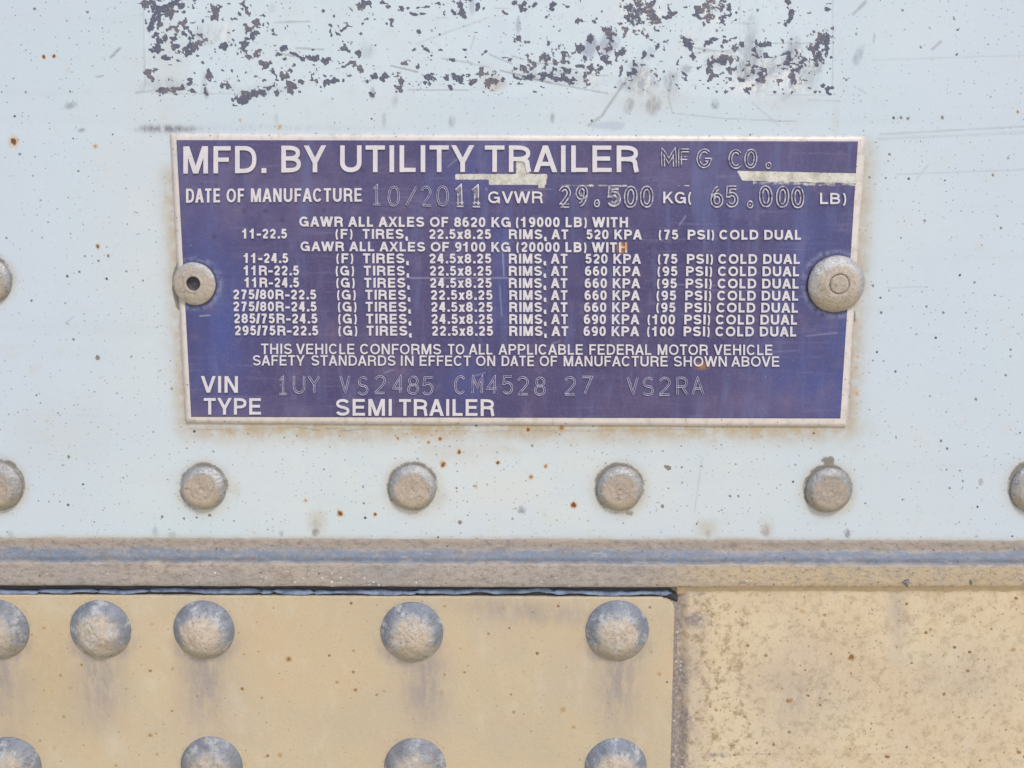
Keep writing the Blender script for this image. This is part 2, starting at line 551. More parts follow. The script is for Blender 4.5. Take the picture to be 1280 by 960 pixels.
def mat_cream(name, c1, c2, specky):
    n = NT(name)
    grey, brown, rust, dark = n.attr('wear_a')
    a = n.noise(110, 4, .6)
    col = n.mix(n.ss(a, .3, .7), c1, c2)
    col = n.mix(n.ss(n.noise(3.4, 5, .75, seed=2), .46, .72, 0, .4), col, tuple(v * .72 for v in c1))
    col = n.mix(n.ss(n.noise(75, 5, .65, seed=71), .45, .7, 0, .45), col, (.60, .455, .30))
    col = n.mix(n.ss(n.noise(38, 5, .7, seed=73, stretch=(1, 1, .5)), .5, .72, 0, .35), col, (.66, .61, .50))
    bn = n.noise(9, 5, .7, seed=3)
    if specky:
        bn2 = n.noise(11, 5, .75, seed=33)
        col = n.mix(n.ma('MULTIPLY', n.ss(bn2, .46, .68), n.ss(brown, 0, 1, .3, 1.0)), col, (.34, .245, .145))
    else:
        col = n.mix(n.ma('MULTIPLY', brown, n.ss(bn, .25, .65, .4, 1)), col, (.45, .34, .18))
    col = n.mix(n.ma('MULTIPLY', grey, n.ss(n.noise(16, 5, .7, seed=5, stretch=(1.6, 1, .5)), .3, .62, .35, 1)), col, (.34, .295, .28))
    s1, r1 = n.speck(12, .3, 1.1, 6, .5)
    col = n.mix(n.ma('MULTIPLY', s1, n.ss(r1, 0, 1, .3, .8)), col, (.28, .17, .07))
    s2, r2 = n.speck(30, .6, 2.5, 16, .5)
    col = n.mix(n.ma('MULTIPLY', s2, n.ss(r2, 0, 1, .35, .95)), col, (.27, .14, .045))
    s3, r3 = n.speck(70, .5, 1.5, 66, .6)
    col = n.mix(n.ma('MULTIPLY', s3, .9), col, (.07, .05, .035))
    if specky:
        s4, r4 = n.speck(9, .3, 1.5, 86, .5)
        col = n.mix(n.ma('MULTIPLY', s4, n.ss(r4, 0, 1, .25, .85)), col, (.24, .165, .09))
        s5, r5 = n.speck(20, .6, 2.3, 96, .5)
        col = n.mix(n.ma('MULTIPLY', s5, n.ss(r5, 0, 1, .3, .85)), col, (.22, .14, .065))
    rn = n.ma('ADD', rust, n.ma('MULTIPLY', n.ma('SUBTRACT', n.noise(2.5, 3, .7, seed=44), .5), n.ma('MULTIPLY', rust, 1.6)))
    col = n.mix(n.ss(rn, .1, .7, 0, .75), col, (.42, .26, .10))
    col = n.mix(n.ss(rn, .5, .85, 0, .85), col, (.15, .075, .035))
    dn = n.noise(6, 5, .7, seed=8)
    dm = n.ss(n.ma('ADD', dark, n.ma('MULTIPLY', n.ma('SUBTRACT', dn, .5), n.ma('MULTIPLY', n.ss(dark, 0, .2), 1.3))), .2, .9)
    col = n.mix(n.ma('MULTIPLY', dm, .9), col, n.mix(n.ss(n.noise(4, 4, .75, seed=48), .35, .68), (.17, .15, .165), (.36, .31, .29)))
    wf, wr = n.speck(6, .3, 1.5, 55, .5)
    col = n.mix(n.ma('MULTIPLY', wf, n.ma('MULTIPLY', n.ss(dark, .25, .6), .8)), col, (.72, .69, .66))
    nb = n.bump(n.noise(5, 4, .65, seed=10), .8, .5)
    nb = n.bump(n.noise(150, 2, seed=11), 5, .4, nb)
    return n.out(col, .5, 0, nb, .4)


def mat_plain(name, c1, c2, wl, rough=.6, metal=0.0, b=.6):
    n = NT(name)
    col = n.mix(n.ss(n.noise(wl, 4, .65), .32, .68), c1, c2)
    col = n.mix(n.ss(n.noise(2.5, 3, .7, seed=4), .55, .75, 0, .5), col, tuple(v * .5 for v in c1))
    return n.out(col, rough, metal, n.bump(n.noise(wl * .3, 3, seed=2), b, .7), .4)


M_WHITE = mat_white()
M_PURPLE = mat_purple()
M_LETTER = mat_letter()
M_BORDER = mat_border()
M_RIM = mat_stamp((.58, .57, .62), 'stamped_bright_rim', .40)
M_RIMTHIN = mat_stamp((.46, .45, .60), 'stamped_faint_rim', .34)
M_GROOVE_SHADE = mat_plain('stamped_groove_shade', (.045, .038, .10), (.10, .08, .21), 6)  # groove enamel, also used as painted shadow on the outer lip slopes
M_FILL = mat_stamp((.45, .44, .47), 'stamped_scraped_groove', .47)
M_RAIL = mat_rail()
M_CREAM = mat_cream('dusty_cream_paint', (.60, .49, .33), (.555, .468, .345), False)
M_TAN = mat_cream('stained_cream_paint', (.695, .58, .40), (.635, .51, .36), True)
M_DOME = mat_metal('galvanised_dome', (.40, .41, .44), (.52, .52, .52), (.66, .54, .415), .35, .5, 40, 1.0)
M_FLAT = mat_metal('weathered_flat_rivet', (.46, .46, .47), (.54, .52, .49), (.57, .455, .35), .6, .42, 29, .25)
M_POP = mat_metal('pop_rivet_alloy', (.52, .52, .53), (.60, .57, .53), (.60, .50, .395), .5, .45, 34, .4)
M_HOLE = mat_plain('rivet_bore', (.05, .05, .06), (.09, .09, .10), 5, .6)
M_SEAL = mat_plain('dark_sealant', (.035, .038, .05), (.06, .06, .07), 12)
M_FILM = mat_plain('torn_sealant_skin', (.27, .34, .47), (.13, .165, .25), 12, .45)
M_BEAD = mat_plain('ochre_sealant', (.62, .47, .28), (.50, .40, .26), 9)
M_CHIP = mat_plain('dark_chip', (.10, .10, .12), (.30, .29, .28), 4)

# ------------------------------------------------------------------ layout (photograph pixels)
D_PLATE, D_FIELD, D_TEXT = 2.6, 2.95, 4.5
D_BASE, D_GUSSET = 1.0, 8.0
FLAT = [(-3, 608, 33), (255, 610, 29), (516, 610, 30.5), (774.5, 611, 30), (1035.5, 613, 30), (1294, 610, 33)]
SIDE = [(-14, 350, 29)]
DOME = [(-2, 787, 40.5), (126, 787, 40), (255, 787.5, 40), (515, 790, 41), (771.5, 788.5, 41.5),
        (14, 957, 41), (265, 957, 41.5), (519, 959, 41.5), (769.5, 959, 41.5)]
POPS = [(244, 354.5, 26), (1044, 355, 35)]
PL_OUT = [(212, 166.5), (1082, 170), (1057.5, 533.5), (232.5, 528.5)]
PL_IN = [(220.5, 175), (1072.5, 176.5), (1050.5, 523), (239, 521)]


def rail_top(x):
    return 673 + 3.8 * np.asarray(x, float) / 1280


# ------------------------------------------------------------------ white side panel
def build_panel():
    f = Field(-200, 1480, -150, 690, 1.5, side=1000, up=480)
    X, Y = f.X, f.Y
    fl, grey, brown, rust = f.zero(), f.zero(), f.zero(), f.zero()
    dirt, blue, scr, dense = f.zero(), f.zero(), f.zero(), f.zero()
    FL = '''184 4 8 6,194 8 4 9,205 13 6 8,217 5 6 5,226 8 5 3,212 17 3 5,193 19 3 5,189 32 4 8,200 27 4 7,232 29 4 6,220 39 4 4,230 42 3 3,197 43 4 3,207 46 4 5,240 44 5 5,199 51 5 4,194 60 6 5,221 60 6 5,237 62 6 10,250 53 5 3,255 48 3 3,209 73 6 3,223 75 3 2,247 70 3 2,269 15 6 8,265 22 4 3,254 25 2 4,304 8 4 5,308 16 4 5,299 17 3 3,293 24 5 2,308 34 2 4,321 30 5 7,317 41 8 6,311 48 4 2,278 58 8 5,292 53 4 3,306 56 6 5,302 65 3 3,321 68 5 4,331 79 5 5,338 76 2 4,310 72 3 3,254 78 2 2,184 90 4 5,190 100 4 4,235 98 4 3,238 104 3 2,262 94 4 5,290 88 2 1.5,257 115 3 3,205 113 8 3,220 112 9 4,277 107 4 3,285 109 3 3,303 124 9 7,318 117 5 4,328 114 6 5,338 109 4 4,345 116 3 6,362 108 9 8,376 104 4 3,358 93 8 4,353 62 6 5,368 67 6 2,378 73 4 3,347 69 5 2,355 74 3 2,387 72 6 3,
404 77 8 5,396 72 5 3,425 79 5 2,435 80 8 2,444 82 5 3,451 88 4 4,430 60 4 4,434 63 4 3,450 68 4 4,414 32 4 2,420 40 6 2,428 37 6 2,456 6 6 6,449 8 4 4,480 4 4 3,484 8 3 2,503 10 4 4,510 11 5 2,516 17 5 2,531 9 5 2,548 4 2 3,555 6 2 3,575 6 3 6,578 14 4 4,580 20 4 3,596 8 4 6,567 16 2 4,404 14 2 2,459 23 3 2,454 29 2 2,490 24 3 3,528 17 3 2,524 40 2 3,533 62 4 2,550 62 3 2,516 63 3 2,503 79 3 3,509 80 3 4,521 83 3 4,565 75 4 2,469 94 4 3,481 96 7 4,500 101 5 5,507 98 2 2,497 109 4 2,501 113 3 2,459 103 5 4,405 94 3 2,416 101 6 3,428 99 3 3,437 95 6 2,536 98 5 6,534 104 7 3,558 97 4 4,572 97 7 4,575 102 6 3,562 108 4 2,564 109 3 3,586 94 3 3,601 89 5 4,594 102 6 4,606 66 3 2,580 62 2 1.5,465 119 3 5,
654 7 6 7,645 2 4 4,667 6 5 3,691 7 3 5,711 8 4 2,630 15 4 1.5,684 21 2 2,648 47 5 3,720 26 3 2,728 26 5 2,742 27 3 1.5,790 20 8 10,785 8 5 7,808 12 10 12,820 25 8 6,802 29 6 3,781 41 4 6,802 40 3 4,685 55 3 4,699 59 2 3,682 72 6 5,675 73 4 4,707 67 5 6,703 77 5 3,711 78 3 3,724 60 5 4,732 73 7 4,737 50 4 5,762 41 6 7,760 60 4 5,758 75 7 4,726 82 6 4,740 85 6 4,749 85 4 6,746 61 3 3,777 67 5 8,656 88 6 6,661 97 8 3,681 95 7 4,697 99 8 4,714 101 7 4,732 102 4 3,647 98 6 2,613 100 9 7,628 100 5 3,665 79 6 2,668 84 6 1.5,709 88 4 3,790 91 5 4,806 68 3 4,822 58 2 4,815 69 2 3,776 88 2 5,
837 14 5 8,875 15 6 9,887 8 7 8,884 20 5 5,903 6 5 8,912 9 4 4,904 26 5 6,883 27 2 3,859 53 6 9,866 71 4 4,886 54 4 5,892 49 4 2,906 49 4 3,904 75 7 5,891 78 5 5,889 89 5 6,910 88 2 2,889 98 3 2,920 60 4 4,928 56 3 4,944 62 3 5,956 69 3 3,948 92 2 2,933 112 5 4,988 20 4 7,982 29 3 3,1011 16 4 3,1026 52 8 14,1022 74 7 8,1034 47 5 5,1016 62 4 7,986 75 6 10,1000 80 6 9,991 95 6 7,975 100 7 4,956 95 5 6,949 100 8 4,1036 113 6 5,1028 108 4 3,1034 11 4 3,986 2 3 3,1040 36 2 3,
206 -12 14 9,240 -22 10 12,330 -14 9 7,455 -18 8 10,580 -10 6 9,650 -20 10 8,800 -15 14 12,890 -12 10 12,1010 -20 8 8'''
    rng = random.Random(4)
    for i, q in enumerate(FL.replace('\n', '').split(',')):
        cx, cy, rx, ry = map(float, q.split())
        k = .98
        f.ell(fl, cx, cy, rx * k - .1, ry * k - .1, 1, .30, 1.6, 4.4, i % 40, rng.uniform(-.6, .6))
    # unlisted crumbs: noise with a density that follows the photograph's clusters
    dens = f.zero()
    for cx, cy, rx, ry, a in [(205, 20, 45, 50, .17), (215, 100, 45, 30, .10), (320, 50, 50, 45, .10), (350, 105, 70, 22, .12),
                              (480, 100, 120, 18, .07), (600, 100, 60, 20, .08), (700, 85, 90, 28, .13), (800, 20, 40, 34, .13),
                              (890, 20, 40, 34, .11), (940, 85, 110, 42, .15), (1000, 90, 45, 40, .10), (800, 90, 50, 30, .12),
                              (560, 10, 60, 20, .07), (1036, 70, 12, 60, .10), (460, 40, 300, 60, .035), (760, 50, 280, 65, .05)]:
        dens = np.maximum(dens, a * np.exp(-(((X - cx) / rx) ** 2 + ((Y - cy) / ry) ** 2)))
    jx = (fbm(X, Y, 14, 4, 44) - .5) * 14
    box = sstep(176, 181, X + jx) * sstep(1045, 1040, X + jx) * sstep(123, 117, Y + jx * .6) * sstep(-125, -119, Y)
    nz = fbm(X, Y * 1.15, 5.5, 4, 21)
    fl = np.maximum(fl, sstep(-.06, .06, nz - (.80 - dens * 1.55)) * box)
    # edges of the old decal: left, right and lower cut line
    for x0, y0, x1, y1, wd, a, br in [(178, -60, 181, 110, .8, .55, .6), (1041, -60, 1041, 110, .8, .5, .5), (182, 116, 330, 118, .8, .5, .5),
                                      (510, 112, 585, 113, .7, .55, .2), (585, 113, 625, 110, .6, .4, .6), (950, 118, 1045, 119, .7, .4, .5),
                                      (1010, 125, 1050, 126, .7, .35, .2), (925, -5, 926, 90, .6, .3, .5), (960, 54, 1018, 54, .7, .45, .2),
                                      (922, 29, 938, 30, .7, .4, .1)]:
        f.line(scr, x0, y0, x1, y1, wd, a, 5, br)
    # scratches
    for x0, y0, x1, y1, wd, a in [(343, 28, 388, 27, .8, .5), (370, 60, 405, 62, .8, .6), (488, 82, 522, 90, .9, .75), (170, 116, 245, 105, 1.4, .35),
                                  (345, 66, 395, 76, .8, .6), (520, 55, 610, 22, .8, .28), (588, 62, 593, 45, .7, .4), (545, 22, 560, 22, .8, .35),
                                  (552, 73, 590, 79, .9, .45), (590, 80, 612, 84, .8, .4), (625, 88, 690, 104, 1.2, .75), (690, 104, 760, 117, 1.0, .55),
                                  (612, 68, 640, 80, .8, .5), (640, 70, 655, 74, .9, .6), (660, 78, 690, 80, .8, .5), (700, 84, 722, 88, .8, .5),
                                  (733, 93, 760, 95, .8, .5), (788, 92, 752, 145, 1.5, .6), (752, 145, 735, 157, 1.4, .5), (835, 120, 840, 140, .7, .35),
                                  (617, 10, 637, 11, .8, .35), (845, 142, 905, 148, .7, .3), (905, 148, 995, 152, .7, .4), (940, 128, 975, 158, .8, .25),
                                  (868, 60, 915, 66, .8, .5), (868, 66, 925, 62, .7, .4), (880, 82, 920, 70, .8, .45), (930, 98, 990, 60, 1.2, .35),
                                  (940, 105, 1000, 66, 1.4, .35), (990, 108, 1030, 62, 1.6, .25), (138, 72, 150, 60, 1.4, .6), (120, 96, 128, 95, 1.0, .6),
                                  (1066, 18, 1082, 2, 2.2, .55), (1100, 168, 1280, 158, 1.6, .28), (1098, 174, 1290, 165, 2.4, .18), (1120, 218, 1280, 212, .8, .25),
                                  (1145, 225, 1160, 206, .7, .35), (1165, 62, 1176, 52, 1.4, .6), (1090, 75, 1280, 69, .8, .20), (1072, 110, 1083, 117, .7, .3),
                                  (1092, 53, 1093, 42, 1.0, .6), (1110, 360, 1160, 358, .7, .25), (82, 404, 92, 396, .8, .5), (600, 420, 640, 418, .6, .1),
                                  (868, 640, 878, 572, .8, .25), (168, 265, 172, 266, .9, .6), (232, 536, 300, 538, .6, .4), (300, 537, 372, 534, .6, .25),
                                  (372, 534, 400, 538, .7, .7), (408, 536, 430, 536, .8, .7), (425, 539, 458, 536, .7, .65), (458, 536, 620, 540, .5, .25),
                                  (620, 539, 880, 537, .6, .35), (1066, 305, 1063, 360, .9, .5), (1067, 395, 1062, 525, .8, .3), (216, 220, 231, 360, .8, .55), (224, 400, 231, 525, .7, .3)]:
        f.line(scr, x0, y0, x1, y1, wd, a, int(x0) % 40, .15)
    # grey and blue-grey glue residue, drips, smudges
    for cx, cy, rx, ry, a, an in [(800, 95, 13, 18, .55, 0), (812, 104, 10, 12, .5, 0), (838, 105, 8, 12, .5, 0), (935, 88, 13, 16, .75, .3), (940, 40, 7, 20, .35, 0),
                                  (948, 72, 9, 16, .55, 0), (975, 88, 18, 10, .35, -.6), (1005, 95, 16, 18, .4, -.6), (858, 86, 7, 5, .5, 0), (738, 58, 7, 12, .35, .2),
                                  (786, 132, 5, 10, .55, .3), (816, 132, 9, 10, .6, 0), (815, 122, 3, 9, .4, 0), (894, 130, 6, 6, .7, 0), (690, 147, 3, 6, .5, 0),
                                  (466, 117, 3, 8, .5, 0), (494, 125, 4, 8, .35, .3), (255, 103, 3, 14, .4, .15), (258, 117, 3, 6, .5, 0), (340, 12, 5, 6, .2, 0),
                                  (88, 132, 9, 4, .55, -.3), (101, 163, 5, 2.5, .6, 0), (175, 162, 8, 4, .35, 0), (1072, 70, 5, 12, .4, .5), (460, 62, 10, 9, .25, 0), (618, 102, 12, 9, .45, 0),
                                  (1130, 730, 3, 3, 0, 0), (651, 637, 5, 4.5, .75, .3), (396, 655, 6, 6, .3, 0), (395, 666, 4, 5, .8, 0), (352, 667, 3, 4, .55, 0), (195, 665, 4, 6, .4, 0), (215, 668, 5, 4, .35, 0), (12, 668, 4, 5, .35, 0),
                                  (885, 668, 3, 6, .6, 0), (957, 664, 4, 8, .55, 0), (1059, 668, 4, 6, .8, 0), (345, 150, 3, 8, .25, 0), (565, 152, 4, 6, .5, 0), (480, 150, 3, 8, .3, 0)]:
        if a:
            f.ell(grey, cx, cy, rx, ry, a, .45, .5, 8, int(cx) % 40, an)
    for cx, cy, rx, ry, a, an in [(648, 33, 3, 11, .8, 0), (738, 60, 8, 13, .65, .15), (760, 54, 11, 18, .8, .1), (590, 6, 4, 11, .55, .1), (812, 66, 4, 9, .4, .2), (1074, 68, 4, 8, .35, .5), (985, 75, 7, 14, .5, 0), (765, 157, 16, 6, .4, -.1), (745, 157, 10, 4, .4, 0)]:
        f.ell(blue, cx, cy, rx, ry, a, .35, .45, 8, int(cx) % 40, an)
    # grey dirt line along the top of the plate
    ln = np.exp(-((Y - (161 + (X - 200) * .006 - 2 * sstep(240, 330, X))) / 4.5) ** 2) * sstep(170, 184, X) * (.85 * sstep(262, 215, X) + .16 * sstep(640, 300, X))
    grey = np.maximum(grey, np.clip(ln * (.55 + .9 * fbm(X, Y, 9, 3, 6)), 0, 1))
    # tan wash round the plate and along the rail
    def edge(x0, y0, x1, y1, dist, a, y_from, y_to):
        t = np.clip((Y - y0) / (y1 - y0), 0, 1)
        xe = x0 + (x1 - x0) * t
        return a * np.exp(-((X - xe) / dist) ** 2) * sstep(y_from, y_from + 40, Y) * sstep(y_to + 14, y_to - 14, Y)
    brown = np.maximum(brown, edge(212, 168, 232, 529, 14, .85, 190, 545))
    brown = np.maximum(brown, edge(1083, 170, 1060, 533, 14, .85, 160, 545))
    bw = .95 * np.exp(-((Y - 535) / 17) ** 2) * sstep(205, 245, X) * sstep(1100, 1050, X)
    brown = np.maximum(brown, bw * (.5 + .9 * fbm(X, Y, 60, 3, 9)))
    brown = np.maximum(brown, .75 * np.exp(-((Y - rail_top(X)) / 4.5) ** 2) * (.4 + 1.0 * fbm(X, Y, 25, 3, 12)))
    for cx, cy, rx, ry, a in [(885, 660, 14, 12, .45), (958, 662, 9, 14, .4), (396, 652, 12, 14, .45), (560, 560, 40, 18, .3), (780, 640, 14, 8, .5), (618, 105, 14, 8, .5), (860, 52, 8, 10, .4), (215, 80, 20, 40, .2), (620, 560, 40, 10, .25), (290, 612, 10, 10, .35), (545, 620, 12, 20, .35), (1045, 205, 5, 60, .3), (810, 125, 40, 14, .2), (990, 128, 40, 10, .15), (70, 540, 60, 40, .12)]:
        f.ell(brown, cx, cy, rx, ry, a, .7, .4, 20, int(cx) % 40)
    # rust spots
    for cx, cy, r_, a in [(17, 177, 5, 1), (553.5, 581, 5, .8), (574, 565, 4, .8), (664, 596, 4, .7), (682, 583, 3.5, .7), (717, 631, 4.5, .95), (425, 641.5, 4.5, .85), (382, 626, 3, .7),
                          (55, 71, 3, .9), (67, 70, 3, .9), (119, 183, 3.5, .6), (122, 308, 3.5, .75), (622, 578, 3, .9), (595, 608, 3, .8), (469, 643, 3, .8), (536, 553, 3, .7), (550, 549, 3.5, .7),
                          (497, 548, 3, .7), (702, 535, 5, .75), (660, 537, 3.5, .9), (795, 590, 3, .6), (300, 150, 2, .6), (350, 159, 4, .6), (1262, 410, 2, .4), (1272, 140, 2.5, .7), (940, 548, 2.5, .6), (1072, 446, 3, .7), (1071, 492, 3.5, .55), (1070, 460, 2.5, .6), (1188, 300, 2, .4)]:
        f.ell(rust, cx, cy, r_ * .72, r_ * .8, min(1, a * 1.05), .8, .6, 3, int(cx) % 40)
    f.ell(rust, 17, 177, 7, 8.5, .38, .8, .3, 4, 9)
    # larger black specks seen singly
    for cx, cy, r_ in [(122, 447, 2.6), (86, 571, 1.8), (135, 320, 1.8), (99, 340, 1.6), (158, 339, 1.4), (123, 326, 1.5), (98, 214, 1.3), (32, 115, 1.3), (43, 11, 1.8), (1178, 147, 2.2), (1126, 147, 1.6), (1135, 148, 1.7), (1151, 59, 1.5), (1193, 24, 1.4), (1128, 13, 1.4), (1241, 219, 1.5), (1247, 270, 1.3), (1251, 285, 1.4), (1058, 100, 1.8), (1112, 193, 1.8), (1263, 437, 1.6), (1257, 469, 1.5), (1220, 499, 1.7), (1158, 383, 1.5), (1179, 391, 1.5), (1091, 357, 1.5), (1218, 353, 1.3), (1176, 551, 1.6), (1120, 547, 1.4), (836, 585, 3.0), (832, 583, 1.8), (913, 620, 1.6), (923, 620, 1.4), (1183, 587, 1.4), (1187, 610, 1.3), (154, 597, 1.3), (203, 646, 1.8), (575, 653, 2.4), (828, 633, 2.2), (262, 644, 2), (230, 648, 1.6)]:
        f.ell(dirt, cx, cy, r_, r_ * 1.1, 1.2, .35, .3, 3, int(cx) % 40)
    f.ell(scr, 1226, 602, 3, 4.5, .5, .3)
    f.ell(scr, 1226, 602, 1.2, 2, .0, .3)
    # dirt caught round the rivet heads; painted gap shade beside the hollow rivet
    for cx, cy, r_ in FLAT + SIDE:
        dd = np.hypot(X - cx, Y - cy)
        an = np.arctan2(cy - Y, X - cx)
        top = .55 + .45 * np.cos(an - math.radians(110))
        ring = np.exp(-((dd - r_) / (1.5 + 2.6 * top)) ** 2) * (.30 + .55 * top) * (.5 + 1.0 * fbm(X, Y, 16, 3, int(abs(cx)) % 40))
        dirt = np.maximum(dirt, ring)
        brown = np.maximum(brown, .45 * np.exp(-((dd - r_) / 8) ** 2))
    f.ell(dirt, 1035, 576, 9, 6, .8, .6, .5, 5, 3)
    f.ell(dirt, 787, 641, 6, 4, .6, .6, .5, 5, 3)
    f.ell(dirt, 226, 357, 11, 31, .95, .12, .08, 8, 3)  # shade of the gap at the rivet flange, painted through the dirt mask
    f.ell(dirt, 1067, 395, 3, 9, .7, .5, .5, 5, 3)
    # where the dust specks crowd
    dense = .85 * np.exp(-((Y - 600) / 75) ** 2) * (.35 + sstep(380, 650, X) * sstep(1150, 850, X)) + .25
    dense = np.maximum(dense, .5 * sstep(1090, 1200, X))
    warm = np.clip(.9 * np.exp(-(((X - 640) / 420) ** 2 + ((Y - 610) / 75) ** 2)) + .5 * np.exp(-(((X - 180) / 60) ** 2 + ((Y - 300) / 200) ** 2)), 0, 1)
    chalk = f.zero()
    for cx, cy, rx, ry, a in [(800, 18, 26, 22, .9), (893, 14, 20, 20, .8), (945, 100, 30, 18, .8), (985, 95, 30, 22, .8), (275, 40, 18, 12, .6), (805, 100, 14, 18, .6), (615, 103, 10, 8, .5), (1008, 70, 10, 12, .7), (745, 90, 30, 12, .4), (880, 60, 40, 30, .35)]:
        f.ell(chalk, cx, cy, rx, ry, a, .6, .5, 9, int(cx) % 40, -.5)
    for cx, cy, rx, ry, a, an in [(936, 60, 9, 24, .5, .1), (955, 95, 22, 12, .5, -.7), (1000, 100, 26, 9, .55, -.75), (1018, 85, 14, 7, .5, -.8), (840, 104, 9, 14, .6, .1), (900, 75, 16, 9, .35, -.3), (795, 106, 18, 10, .5, 0), (262, 45, 20, 12, .25, 0), (330, 112, 40, 8, .2, 0), (700, 96, 50, 9, .25, .1), (200, 105, 26, 8, .3, -.1), (992, 70, 10, 20, .5, .1)]:
        f.ell(grey, cx, cy, rx, ry, a, .5, .6, 9, int(cx) % 40, an)
    z = 1.2 * (fbm(X, Y, 260, 2, 30) - .5)
    z = z - 0.25 * np.exp(-((Y - 157) / 10) ** 2)
    pts = P(X, Y, np.minimum(z, .25))
    o = sheet('trailer_side_panel', pts, 12 * S, M_WHITE, {'wear_a': (fl, grey, brown, rust), 'wear_b': (dirt, blue, scr, np.clip(dense, 0, 1)), 'wear_c': (box, warm, chalk, f.zero())})
    tag(o, 'white painted trailer side panel with scraped decal remnants and dust specks', 'panel')


build_panel()


# ------------------------------------------------------------------ the data plate
def quad_map(q, u, v):
    q = np.array(q, float)
    u = np.asarray(u)[..., None]
    v = np.asarray(v)[..., None]
    return (q[0] * (1 - u) + q[1] * u) * (1 - v) + (q[3] * (1 - u) + q[2] * u) * v


def build_plate_body():
    root = bpy.data.objects.new('data_plate', None)
    COL.objects.link(root)
    root.location = P(645, 345, 0)
    bpy.context.view_layer.update()
    tag(root, 'purple metal data plate with raised silver lettering riveted to the white panel', 'data plate')
    # aluminium sheet, slightly lifted and wavy along its edge
    nu, nv = 175, 76
    u, v = np.meshgrid(np.linspace(0, 1, nu), np.linspace(0, 1, nv))
    q = quad_map(PL_OUT, u, v)
    wob = (fbm(q[..., 0], q[..., 1], 90, 3, 3) - .5) * .8
    ed = np.minimum(np.minimum(u * 860, (1 - u) * 860), np.minimum(v * 360, (1 - v) * 360))
    d = D_PLATE + wob * sstep(12, 0, ed) * .8 - .7 * sstep(1.5, 0, ed)
    jit = (fbm(q[..., 0], q[..., 1], 30, 3, 8) - .5) * 1.6 * sstep(4, 0, ed)
    pts = P(q[..., 0] + jit, q[..., 1] + jit * .6, d)
    loc = np.array(root.location)
    o = sheet('plate_border', pts - loc, (-.2 * S) - loc[1], M_BORDER, {}, root)
    return root


PLATE = build_plate_body()
PLOC = np.array(PLATE.location)


